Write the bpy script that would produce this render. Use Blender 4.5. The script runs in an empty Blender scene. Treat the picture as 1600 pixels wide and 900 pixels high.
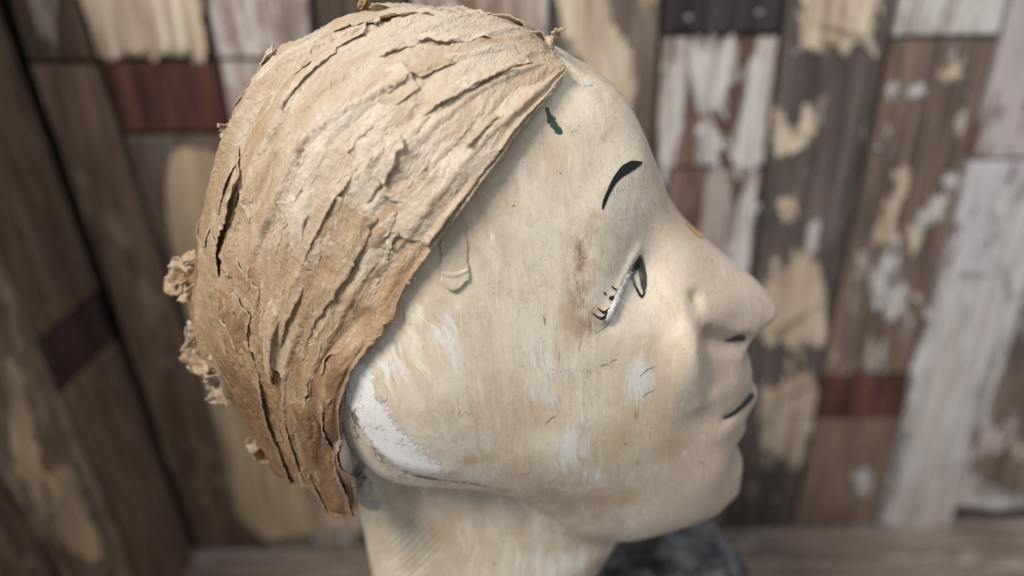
import bpy, bmesh, math, random
import numpy as np
from mathutils import Vector, Matrix
from mathutils.bvhtree import BVHTree

rng = np.random.default_rng(7)
random.seed(7)
sc = bpy.context.scene

# ------------------------------------------------------------------ camera
CAM_H = 1.40
FPX = 1155.0                       # focal length in units of a 1600 px wide frame
PITCH, ROLL = math.radians(24.8), math.radians(1.1)
fwd = Vector((0, math.cos(PITCH), -math.sin(PITCH)))
rt0 = Vector((1, 0, 0)); up0 = rt0.cross(fwd)
rt = rt0 * math.cos(ROLL) - up0 * math.sin(ROLL)
up = up0 * math.cos(ROLL) + rt0 * math.sin(ROLL)
rt, up = (rt0 * math.cos(ROLL) + up0 * -math.sin(ROLL)), (up0 * math.cos(ROLL) + rt0 * math.sin(ROLL))
cam_d = bpy.data.cameras.new('camera')
cam = bpy.data.objects.new('camera', cam_d); sc.collection.objects.link(cam)
M = Matrix((rt, up, -fwd)).transposed().to_4x4(); M.translation = (0, 0, CAM_H)
cam.matrix_world = M
cam_d.sensor_width = 36.0; cam_d.lens = 36.0 * FPX / 1600.0
cam_d.clip_start = 0.01; cam_d.clip_end = 50
cam_d.dof.use_dof = True; cam_d.dof.focus_distance = 0.245; cam_d.dof.aperture_fstop = 3.7
sc.camera = cam

# ------------------------------------------------------------------ light
sc.view_settings.view_transform = 'Standard'; sc.view_settings.look = 'None'
sc.view_settings.exposure = 0.10; sc.view_settings.gamma = 1.0
world = bpy.data.worlds.new("World"); sc.world = world; world.use_nodes = True
bg = world.node_tree.nodes['Background']
bg.inputs[0].default_value = (0.93, 0.96, 1.0, 1); bg.inputs[1].default_value = 0.29
def area(name, loc, target, size, size_y, power, col):
    l = bpy.data.lights.new(name, 'AREA'); l.shape = 'RECTANGLE'; l.size = size; l.size_y = size_y
    l.energy = power; l.color = col
    o = bpy.data.objects.new(name, l); sc.collection.objects.link(o)
    o.location = loc
    o.rotation_euler = (Vector(target) - Vector(loc)).to_track_quat('-Z', 'Y').to_euler()
    return o
HEADC = (0.0, 0.27, CAM_H - 0.13)
area('shop_window_light', (-0.65, -0.50, CAM_H + 0.95), HEADC, 0.5, 0.45, 24, (1.0, 0.965, 0.92))
area('ceiling_light', (0.5, -0.1, CAM_H + 1.4), HEADC, 1.0, 1.0, 7, (0.95, 0.97, 1.0))

# ------------------------------------------------------------------ projection helpers (build at real depth)
Rm = np.array([list(rt), list(up), list(-fwd)]).T
def raydir(px, py):
    px = np.asarray(px, float); py = np.asarray(py, float)
    d = np.stack([(px - 800) / FPX, -(py - 450) / FPX, -np.ones_like(px)], -1)
    return d @ Rm.T
def on_y(px, py, y):                       # a photograph direction met with the plane Y=y, camera-height origin
    d = raydir(px, py); t = np.asarray(y) / d[..., 1]
    return d * t[..., None]
def project(P):                            # P relative to the camera position
    c = P @ Rm
    return np.stack([800 + FPX * c[..., 0] / -c[..., 2], 450 - FPX * c[..., 1] / -c[..., 2]], -1)

# ------------------------------------------------------------------ noise
def _hash(ix, iy, iz, seed):
    h = (ix * 374761393 + iy * 668265263 + iz * 2147483647 + seed * 1274126177) & 0xffffffff
    h = ((h ^ (h >> 13)) * 1274126177) & 0xffffffff
    h = ((h ^ (h >> 16)) * 2246822519) & 0xffffffff
    return h ^ (h >> 15)
def noise3(P, seed=0):                     # gradient noise, about -1..1
    P = np.asarray(P, float); i = np.floor(P).astype(np.int64); f = P - i
    w = f * f * f * (f * (f * 6 - 15) + 10); out = 0
    for dx in (0, 1):
        for dy in (0, 1):
            for dz in (0, 1):
                h = _hash(i[..., 0] + dx, i[..., 1] + dy, i[..., 2] + dz, seed)
                gx = ((h & 1023) / 511.5 - 1); gy = (((h >> 10) & 1023) / 511.5 - 1); gz = (((h >> 20) & 1023) / 511.5 - 1)
                d = gx * (f[..., 0] - dx) + gy * (f[..., 1] - dy) + gz * (f[..., 2] - dz)
                wx = w[..., 0] if dx else 1 - w[..., 0]; wy = w[..., 1] if dy else 1 - w[..., 1]; wz = w[..., 2] if dz else 1 - w[..., 2]
                out = out + d * wx * wy * wz
    return out * 1.6
def fbm(P, seed=0, octv=4, gain=.5):
    a, s, o = 1.0, 0, 0
    for k in range(octv):
        o = o + a * noise3(P * 2 ** k, seed + k * 17); s += a; a *= gain
    return o / s

def catmull(pts, n=8, closed=True):
    p = np.array(pts, float); N = len(p); out = []
    for i in range(N if closed else N - 1):
        if closed: a, b, c, d = p[i - 1], p[i], p[(i + 1) % N], p[(i + 2) % N]
        else: a, b, c, d = p[max(i - 1, 0)], p[i], p[i + 1], p[min(i + 2, N - 1)]
        for t in np.arange(n) / n:
            out.append(.5 * ((2 * b) + (-a + c) * t + (2 * a - 5 * b + 4 * c - d) * t * t + (-a + 3 * b - 3 * c + d) * t ** 3))
    if not closed: out.append(p[-1])
    return np.array(out)

def seg_dist(Q, poly, closed=True):
    """distance from points Q (n,2) to a polyline, and the inside test"""
    a = poly; b = np.roll(poly, -1, 0)
    if not closed: a, b = a[:-1], b[:-1]
    best = np.full(len(Q), 1e9); inside = np.zeros(len(Q), bool)
    for (ax, ay), (bx, by) in zip(a, b):
        ex, ey = bx - ax, by - ay
        t = np.clip(((Q[:, 0] - ax) * ex + (Q[:, 1] - ay) * ey) / (ex * ex + ey * ey + 1e-18), 0, 1)
        dd = (Q[:, 0] - ax - t * ex) ** 2 + (Q[:, 1] - ay - t * ey) ** 2
        np.minimum(best, dd, out=best)
        if closed and ay != by:
            c = ((ay > Q[:, 1]) != (by > Q[:, 1])) & (Q[:, 0] < (bx - ax) * (Q[:, 1] - ay) / (by - ay) + ax)
            inside ^= c
    return np.sqrt(best), inside

# ------------------------------------------------------------------ the head as a field
Y0 = 0.27                                   # the head's middle plane stands at Y = 0.27
GH = 0.0015
gu = np.arange(-0.155, 0.125, GH); gv = np.arange(-0.335, 0.02, GH)
GU, GV = np.meshgrid(gu, gv, indexing='ij')
GQ = np.stack([GU.ravel(), GV.ravel()], 1)
def uv_of(px, py, w=0.0):
    P = on_y(px, py, Y0 - np.asarray(w, float)); return np.stack([P[..., 0], P[..., 2]], -1)

def ctrl(pts, sig=0.016):
    """smooth field from (px,py,w,value...)"""
    p = np.array(pts, float); c = uv_of(p[:, 0], p[:, 1], p[:, 2])
    W = 1e-12; A = 0
    for (cu, cv), val in zip(c, p[:, 3]):
        d2 = (GU - cu) ** 2 + (GV - cv) ** 2
        k = 1.0 / (d2 + (sig * .35) ** 2) ** 2
        A = A + k * val; W = W + k
    return A / W

def blur(A, n):
    for _ in range(n):
        A = A.copy(); A[1:-1] = (A[:-2] + 2 * A[1:-1] + A[2:]) / 4
        B = A.copy(); B[:, 1:-1] = (A[:, :-2] + 2 * A[:, 1:-1] + A[:, 2:]) / 4; A = B
    return A

def inflate(poly_uv, T, L):
    """screened Poisson inflation: H=0 on the outline, tends to T inside within about L"""
    d, ins = seg_dist(GQ, poly_uv); S = np.where(ins, d, -d).reshape(GU.shape)
    I = S > 0
    H = np.where(I, T * .5, 0); k = (GH / L) ** 2
    for it in range(900):
        nb = np.zeros_like(H)
        nb[1:-1, 1:-1] = H[:-2, 1:-1] + H[2:, 1:-1] + H[1:-1, :-2] + H[1:-1, 2:]
        Hn = (nb + k * T) / (4 + k)
        H = np.where(I, H + 1.0 * (Hn - H), 0)
    Sp = np.maximum(S, GH * .5)
    m = (S > GH * 1.5).astype(float); q = blur(H / Sp * m, 8) / np.maximum(blur(m, 8), 1e-4)
    qb = blur(q, 10); q = np.where(blur(m, 8) > 1e-3, q, qb)
    for _ in range(3):
        mm = (q > 1e-5).astype(float); q = np.where(q > 1e-5, q, blur(q * mm, 20) / np.maximum(blur(mm, 20), 1e-6))
    g = np.maximum(q, .01)
    a = np.clip((S - .002) / .006, 0, 1); a = a * a * (3 - 2 * a)
    return np.where(S > 0, a * H + (1 - a) * S * g, S * g), S
# outline of the face-and-jaw form in its middle plane (photograph directions met with that plane)
OUT_A = [(860, 70), (900, 92), (940, 115), (975, 150), (1000, 195), (1018, 238), (1032, 275), (1046, 308), (1072, 344), (1122, 389), (1167, 425), (1194, 450),
 (1211, 472), (1211, 489), (1199, 500), (1177, 511), (1161, 528), (1170, 560), (1171, 587), (1181, 604), (1173, 612), (1160, 629), (1159, 650), (1141, 664),
 (1145, 686), (1156, 706), (1155, 725), (1152, 748), (1135, 762), (1122, 777), (1098, 786), (1065, 791), (1017, 803), (968, 814), (910, 804), (860, 793),
 (826, 745), (770, 694), (697, 674), (662, 674), (628, 670), (600, 655), (574, 634), (553, 606), (540, 578), (515, 550), (455, 500), (400, 420), (370, 320),
 (385, 220), (440, 125), (530, 70), (640, 44), (760, 48)]
OUT_P = [(600, 12), (628, 9), (677, 8), (717, 10), (783, 20), (845, 40), (900, 110), (950, 250), (940, 450), (850, 600), (780, 720), (720, 820),
 (640, 880), (560, 840), (505, 780), (466, 733), (434, 694), (408, 650), (385, 597), (350, 545), (325, 515), (314, 485), (305, 451), (312, 402),
 (324, 331), (341, 270), (357, 198), (376, 153), (407, 108), (440, 70), (485, 45), (517, 27), (561, 16)]

WCT = [(930,200,.045,.052),(985,240,.03,.040),(900,120,.03,.045),(850,330,.06,.066),(760,250,.06,.070),(700,420,.07,.072),(620,300,.07,.073),(480,250,.06,.070),(480,400,.06,.066),(600,150,.05,.066),(750,130,.05,.064),
 (900,450,.06,.062),(900,560,.06,.067),(1000,560,.055,.062),(1060,560,.05,.055),(1085,530,.045,.046),(1085,610,.045,.046),
 (650,560,.07,.072),(650,640,.07,.073),(760,640,.07,.067),(850,700,.06,.062),(950,760,.05,.056),(1000,700,.05,.058),(1040,760,.045,.048),
 (1100,760,.03,.040),(1130,730,.03,.034),(1115,670,.035,.036),(1150,650,.02,.026),(1130,610,.03,.028),(1155,580,.02,.021),(1122,570,.03,.027),
 (1150,500,.02,.020),(1190,480,.01,.015),(1150,440,.015,.016),(1110,400,.015,.017),(1110,470,.02,.024),(1065,400,.02,.026),
 (1040,350,.025,.028),(1030,300,.03,.034),(1000,400,.04,.040),(960,430,.05,.050),(1030,450,.035,.036),(1060,490,.04,.040),(990,320,.04,.046)]
LCT = [(930,200,.045,.035),(850,330,.06,.04),(700,420,.07,.04),(480,400,.06,.04),(600,150,.05,.045),(480,250,.06,.045),(900,560,.06,.04),(650,640,.07,.013),(650,720,.06,.010),(760,740,.06,.011),(850,770,.06,.013),(580,620,.06,.011),(950,780,.05,.028),
 (1060,560,.05,.022),(1100,760,.03,.022),(1150,650,.02,.014),(1150,580,.02,.015),(1180,480,.01,.010),(1110,400,.015,.012),(1110,470,.02,.012),
 (1040,350,.025,.016),(1030,300,.03,.02)]

def build_field(outA):
    pa = catmull([tuple(uv_of(x, y)) for x, y in outA], 6)
    T = ctrl(WCT) ** 2; L = ctrl(LCT, .03)
    H, S = inflate(pa, T, L)
    w = np.sqrt(np.maximum(H, 0))
    def surf(px, py, it=3):                  # where a photograph direction meets the near side of this form
        wv = np.full(np.shape(px), .04)
        for _ in range(14):
            q = uv_of(px, py, wv); iu = np.clip(((q[..., 0] - gu[0]) / GH).astype(int), 0, len(gu) - 1); iv = np.clip(((q[..., 1] - gv[0]) / GH).astype(int), 0, len(gv) - 1)
            wv = .5 * wv + .5 * w[iu, iv]
        return uv_of(px, py, wv)
    dw = np.zeros_like(w)
    def bump(px, py, ru, rv, amp, ang=0):
        nonlocal dw
        c = surf(np.array(float(px)), np.array(float(py))); du, dv = GU - c[0], GV - c[1]
        ca, sa = math.cos(math.radians(ang)), math.sin(math.radians(ang))
        a, b = du * ca + dv * sa, -du * sa + dv * ca
        dw = dw + amp * np.exp(-(a / ru) ** 2 - (b / rv) ** 2)
    def line(pts, wid, amp, taper=True):
        nonlocal dw
        p = np.array(pts, float); c = catmull([tuple(q) for q in surf(p[:, 0], p[:, 1])], 6, False)
        d, _ = seg_dist(GQ, c, False)
        dw = dw + (amp * np.exp(-(d / wid) ** 2)).reshape(GU.shape)
    # nose wing, the groove round it, the shadowed foot of the nose
    bump(1125, 484, .0095, .0080, .0024)
    line([(1086, 470), (1088, 490), (1097, 517), (1104, 560), (1110, 610)], .0030, -.0040)
    line([(1104, 527), (1135, 541), (1165, 541)], .0030, -.0058)
    bump(1072, 560, .008, .018, .0062, 0); line([(1083, 500), (1092, 560), (1095, 620)], .005, .0034)                 # cheek swell beside the groove
    line([(1132, 655), (1150, 642), (1168, 622)], .0018, -.0014)   # mouth
    bump(1148, 603, .009, .006, .0016)
    bump(1138, 672, .008, .006, .0018)
    bump(1120, 740, .012, .012, .002)
    # eye socket, lid ridge, eyeball
    bump(1015, 405, .011, .015, -.0055)
    bump(1000, 450, .008, .011, -.0030)
    line([(946, 497), (965, 464), (985, 430), (1000, 402)], .0015, .0032)
    line([(958, 500), (976, 468), (996, 436)], .0026, -.0040)
    line([(938, 340), (950, 300), (975, 268), (1003, 255)], .006, .0014)   # brow
    bump(925, 440, .010, .016, .0012)
    line([(560, 640), (575, 680), (610, 712), (650, 728), (700, 736)], .003, .0008)
    # behind the moulded side hair the skull steps back
    cp = catmull([tuple(uv_of(x, y, .064)) for x, y in [(588,494),(546,535),(512,583),(502,622),(506,662),(530,712),(520,770),(380,640),(420,470)]], 5)
    d, ins = seg_dist(GQ, cp); sd = np.where(ins, d, -d).reshape(GU.shape)
    e = np.clip((sd + .001) / .006, 0, 1); dw = dw - .020 * np.sqrt(1 - (1 - e) ** 2)
    w2 = np.maximum(w + dw * np.clip(w / .012, 0, 1), 0)
    H = np.where(S > 0, np.where(w2 > .0005, w2 ** 2, H), H)
    return H, S

def interp2(A, U, V):
    fu = np.clip((U - gu[0]) / GH, 0, len(gu) - 1.001); fv = np.clip((V - gv[0]) / GH, 0, len(gv) - 1.001)
    i, j = fu.astype(int), fv.astype(int); a, b = fu - i, fv - j
    return (A[i, j] * (1 - a) + A[i + 1, j] * a) * (1 - b) + (A[i, j + 1] * (1 - a) + A[i + 1, j + 1] * a) * b

def smin(a, b, k):
    h = np.clip(.5 + .5 * (b - a) / k, 0, 1)
    return b * (1 - h) + a * h - k * h * (1 - h)

def field3(H, U, X, V, hs=0.0):
    """signed distance (about) of one inflated form; U,V 2-D grids broadcast against X"""
    gx, gy = np.gradient(H, GH)
    Hi, Gu, Gv = interp2(H, U, V), interp2(gx, U, V), interp2(gy, U, V)
    gm = np.sqrt(Gu ** 2 + Gv ** 2 + 4 * X ** 2 + 2e-5)
    return -(Hi - X ** 2) / gm

HS = 0.0013
def head_grid(H):
    u = np.arange(-0.150, 0.122, HS); x = np.arange(-0.0845, 0.085, HS); v = np.arange(-0.33, -0.008, HS)
    U, V = np.meshgrid(u, v, indexing='ij')
    F = field3(H, U[:, None, :], x[None, :, None], V[:, None, :])
    c = uv_of(585, 300)
    cu, cv = -0.040, -0.085
    E = np.sqrt(((U[:, None, :] - cu) / .06) ** 2 + (x[None, :, None] / .045) ** 2 + ((V[:, None, :] - cv) / .045) ** 2)
    F = smin(F, (E - 1) * .07, .008)
    # neck: an oval column leaning slightly, flaring towards the base
    vv = V[:, None, :]; nu = NECK_U + (vv + .26) * NECK_LEAN
    nu = nu + .009 * np.clip((vv + .285) / .035, 0, 1)
    ru = .0515 + .009 * np.clip((vv + .285) / .035, 0, 1) + .25 * np.clip(-.28 - vv, 0, .1); rx = .033 + .25 * np.clip(-.28 - vv, 0, .1)
    N = (np.sqrt(((U[:, None, :] - nu) / ru) ** 2 + (x[None, :, None] / rx) ** 2) - 1) * .048
    N = np.maximum(N, vv + .13)
    F = smin(F, N, .005)
    return F, u, x, v
NECK_U, NECK_LEAN = -0.0195, -0.05

def surface_nets(F, ox, oy, oz, h):
    s = F < 0
    n = F.shape
    c = np.zeros((n[0] - 1, n[1] - 1, n[2] - 1), np.int8)
    for a in (0, 1):
        for b in (0, 1):
            for d in (0, 1):
                c += s[a:n[0] - 1 + a, b:n[1] - 1 + b, d:n[2] - 1 + d]
    act = (c > 0) & (c < 8)
    I, J, K = np.nonzero(act)
    idx = np.full(c.shape, -1, np.int64); idx[I, J, K] = np.arange(len(I))
    acc = np.zeros((len(I), 3)); cnt = np.zeros(len(I))
    corners = [(a, b, d) for a in (0, 1) for b in (0, 1) for d in (0, 1)]
    for ca in corners:
        for ax in range(3):
            if ca[ax] == 1: continue
            cb = list(ca); cb[ax] = 1
            fa = F[I + ca[0], J + ca[1], K + ca[2]]; fb = F[I + cb[0], J + cb[1], K + cb[2]]
            m = (fa < 0) != (fb < 0)
            t = np.where(m, fa / np.where(m, fa - fb, 1), 0)
            for q in range(3):
                acc[:, q] += np.where(m, ca[q] + (t if q == ax else 0), 0)
            cnt += m
    P = acc / cnt[:, None] + np.stack([I, J, K], 1)
    P = P * h + np.array([ox, oy, oz])
    quads = []
    for ax in range(3):
        sl0 = [slice(1, -1)] * 3; sl1 = [slice(1, -1)] * 3
        sl0[ax] = slice(0, n[ax] - 1); sl1[ax] = slice(1, n[ax])
        A, B = s[tuple(sl0)], s[tuple(sl1)]
        e = np.nonzero(A != B); e = [q.copy() for q in e]
        flip = A[tuple(e)]
        o = [1, 1, 1]; o[ax] = 0
        e = [e[q] + o[q] for q in range(3)]
        b1, b2 = (ax + 1) % 3, (ax + 2) % 3
        def cell(d1, d2):
            z = [e[0].copy(), e[1].copy(), e[2].copy()]; z[b1] -= d1; z[b2] -= d2
            return idx[z[0], z[1], z[2]]
        q = np.stack([cell(1, 1), cell(0, 1), cell(0, 0), cell(1, 0)], 1)
        q = np.where(flip[:, None], q, q[:, ::-1])
        quads.append(q[(q >= 0).all(1)])
    return P, np.concatenate(quads)

def mesh_np(name, V, Fq, smooth=True):
    me = bpy.data.meshes.new(name); V = np.asarray(V, np.float32); Fq = np.asarray(Fq, np.int32)
    me.vertices.add(len(V)); me.vertices.foreach_set('co', V.ravel())
    k = Fq.shape[1]; me.loops.add(Fq.size); me.loops.foreach_set('vertex_index', Fq.ravel())
    me.polygons.add(len(Fq)); me.polygons.foreach_set('loop_start', np.arange(len(Fq), dtype=np.int32) * k)
    me.polygons.foreach_set('use_smooth', np.full(len(Fq), smooth))
    me.update(calc_edges=True); me.validate()
    return me
def w_of(P):                                # (u, x, v) -> world
    return np.stack([P[:, 0], Y0 - P[:, 1], P[:, 2] + CAM_H], 1)

HA, SA = build_field(OUT_A)
FG, fu_, fx_, fv_ = head_grid(HA)
HV, HF = surface_nets(FG, fu_[0], fx_[0], fv_[0], HS)
HV = w_of(HV)
HF = HF[:, ::-1] if False else HF
# ------------------------------------------------------------------ the shell the paper is pasted on
def shell_field(outP):
    pp = catmull([tuple(uv_of(x, y)) for x, y in outP], 6)
    H, S = inflate(pp, np.full(GU.shape, .0765 ** 2), .045)
    return H
O3 = np.array([-.045, 0, -.120])             # u, x, v inside the head
def shell_mesh(HP, FG):
    Fp = field3(HP, fu_[:, None, None], fx_[None, :, None], fv_[None, None, :]) if False else None
    U, V = np.meshgrid(fu_, fv_, indexing='ij')
    Fp = field3(HP, U[:, None, :], fx_[None, :, None], V[:, None, :])
    G = np.minimum(Fp, np.where(V[:, None, :] > -.19, FG - .0022, 1))
    P, Q = surface_nets(G[::2, ::2, ::2], fu_[0], fx_[0], fv_[0], HS * 2)
    return w_of(P), Q
HP = shell_field(OUT_P)
SV, SF = shell_mesh(HP, FG)
bv_shell = BVHTree.FromPolygons([tuple(p) for p in SV], [tuple(q) for q in SF])
CAMP = Vector((0, 0, CAM_H)); OW = Vector(w_of(O3[None, :])[0])
def dir_px(px, py):
    h = bv_shell.ray_cast(CAMP, Vector(raydir(px, py)))[0]
    if h is None: h = CAMP + Vector(on_y(px, py, Y0 - .01))
    return np.array((h - OW).normalized())
def dir_sag(px, py):
    return np.array((CAMP + Vector(on_y(px, py, Y0)) - OW).normalized())
C_E = [(884,114),(845,164),(797,222),(738,303),(680,380),(643,432),(602,507),(555,576),(537,640),(538,720),(564,795)]
C_1 = [(880,96),(780,130),(690,195),(620,270),(565,350),(520,430),(485,510),(462,590),(462,665),(492,735),(520,802)]
C_2 = [(870,75),(740,62),(620,90),(500,160),(435,260),(398,360),(380,450),(385,535),(415,620),(440,705),(464,764)]
C_S = [(862,52),(760,20),(640,12),(545,22),(455,62),(385,145),(335,270),(305,400),(310,520),(346,604),(395,708)]
dE = np.array([dir_px(*p) for p in C_E]); d1 = np.array([dir_px(*p) for p in C_1]); d2 = np.array([dir_px(*p) for p in C_2])
dS = np.array([dir_sag(*p) for p in C_S])
mir = lambda d: d * np.array([1, -1, 1])
CC = np.stack([dE, d1, d2, dS, mir(d2), mir(d1), mir(dE)])            # (7, 11, 3)
def spl(A, n, axis):
    """resample control rows along an axis with a smooth spline"""
    A = np.moveaxis(A, axis, 0); N = len(A); t = np.linspace(0, N - 1, n); i = np.clip(t.astype(int), 0, N - 2); f = (t - i).reshape(-1, *[1] * (A.ndim - 1))
    a, b, c, d = A[np.clip(i - 1, 0, N - 1)], A[i], A[i + 1], A[np.clip(i + 2, 0, N - 1)]
    r = .5 * (2 * b + (-a + c) * f + (2 * a - 5 * b + 4 * c - d) * f * f + (-a + 3 * b - 3 * c + d) * f ** 3)
    return np.moveaxis(r, 0, axis)
NSG, NTG = 241, 161
DD = spl(spl(CC, NSG, 0), NTG, 1); DD /= np.linalg.norm(DD, axis=-1, keepdims=True)
PB = np.zeros_like(DD)
for i in range(NSG):
    for j in range(NTG):
        d = Vector(DD[i, j]); h = bv_shell.ray_cast(OW + d * .30, -d)[0]
        PB[i, j] = h if h is not None else OW + d * .09
for _ in range(6):
    Q_ = PB.copy(); Q_[1:-1, 1:-1] = (PB[:-2, 1:-1] + PB[2:, 1:-1] + PB[1:-1, :-2] + PB[1:-1, 2:]) / 4; PB = Q_
dgs = np.gradient(PB, axis=0); dgt = np.gradient(PB, axis=1)
NB = np.cross(dgs, dgt); NB /= np.linalg.norm(NB, axis=-1, keepdims=True)
NB *= np.sign((NB * DD).sum(-1))[..., None]
# arc length tables so that the crumple keeps its real size
LS = np.linalg.norm(dgs, axis=-1).mean(); 
SS = np.concatenate([np.zeros((1, NTG)), np.cumsum(np.linalg.norm(np.diff(PB, axis=0), axis=-1), 0)], 0)
TT = np.concatenate([np.zeros((NSG, 1)), np.cumsum(np.linalg.norm(np.diff(PB, axis=1), axis=-1), 1)], 1)
def samp(A, s, t):
    fs = np.clip(s * (NSG - 1), 0, NSG - 1.001); ft = np.clip(t * (NTG - 1), 0, NTG - 1.001)
    i, j = fs.astype(int), ft.astype(int); a, b = fs - i, ft - j
    if A.ndim == 3: a, b = a[..., None], b[..., None]
    return (A[i, j] * (1 - a) + A[i + 1, j] * a) * (1 - b) + (A[i, j + 1] * (1 - a) + A[i + 1, j + 1] * a) * b

def ridged(P, seed):
    return 1 - 2 * np.abs(noise3(P, seed))
def crumple(s, t, seed, fold=1.0, crum=1.0):
    """creased relief in metres; s across the sweep, t along it (both in metres)"""
    z = np.full_like(s, seed * 3.7)
    wx = .010 * fbm(np.stack([s * 22, t * 22, z], -1), 91, 2); wy = .010 * fbm(np.stack([s * 22, t * 22, z + 9], -1), 92, 2)
    s1, t1 = s + wx, t + wy
    def n(a, b, k, sd): return noise3(np.stack([s1 * a, t1 * b, z + k], -1), sd)
    crease = lambda q, w: np.exp(-np.abs(q) / w)
    cliff = lambda q: np.clip(q / .025, 0, 1) * np.exp(-np.maximum(q, 0) / .22)
    long_ = np.clip(.5 + 1.4 * noise3(np.stack([s * 18, t * 12, z + 4], -1), seed + 31), 0, 1.3)
    f = .0007 * n(34, 8, 0, seed) + .0013 * crease(n(30, 6, 1, seed + 1), .07) * long_ + .0017 * cliff(n(30, 6, 2, seed + 2)) * np.clip(long_ * 1.5, 0, 1)
    g = n(24, 5, 5, seed + 12); f = f + .0005 * (np.clip(g / .03, -1, 1)) * fold                       # stepped folds
    f = f * fold * .7 + .00025 * crease(n(150, 20, 6, seed + 20), .10) * long_ + .00012 * crease(n(320, 45, 7, seed + 21), .13)
    am = np.clip(.25 + 1.6 * fbm(np.stack([s * 30, t * 22, z + 2], -1), seed + 15, 2), .05, 1.6)      # some parts stay smooth
    c = .0011 * crease(n(75, 34, 0, seed + 5), .08) - .0009 * crease(n(95, 50, 0, seed + 6), .08)
    c = c + .0003 * crease(n(140, 75, 3, seed + 17), .07) * np.clip(am * 1.4, .3, 1.3) + (.0007 * crease(n(170, 110, 0, seed + 7), .11) - .0005 * crease(n(260, 210, 0, seed + 8), .13) + .0003 * n(420, 380, 0, seed + 9)) * am
    return f + c * crum * (.15 + .75 * am) * (.62 + .75 * np.clip((t - .13) / .05, 0, 1) * np.clip((s - .04) / .03, 0, 1))

def grid_faces(n, m):
    i, j = np.meshgrid(np.arange(n - 1), np.arange(m - 1), indexing='ij'); a = (i * m + j).ravel()
    return np.stack([a, a + m, a + m + 1, a + 1], 1)

def set_attr(me, name, vals):
    at = me.attributes.new(name, 'FLOAT', 'POINT'); at.data.foreach_set('value', np.asarray(vals, np.float32))

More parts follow.
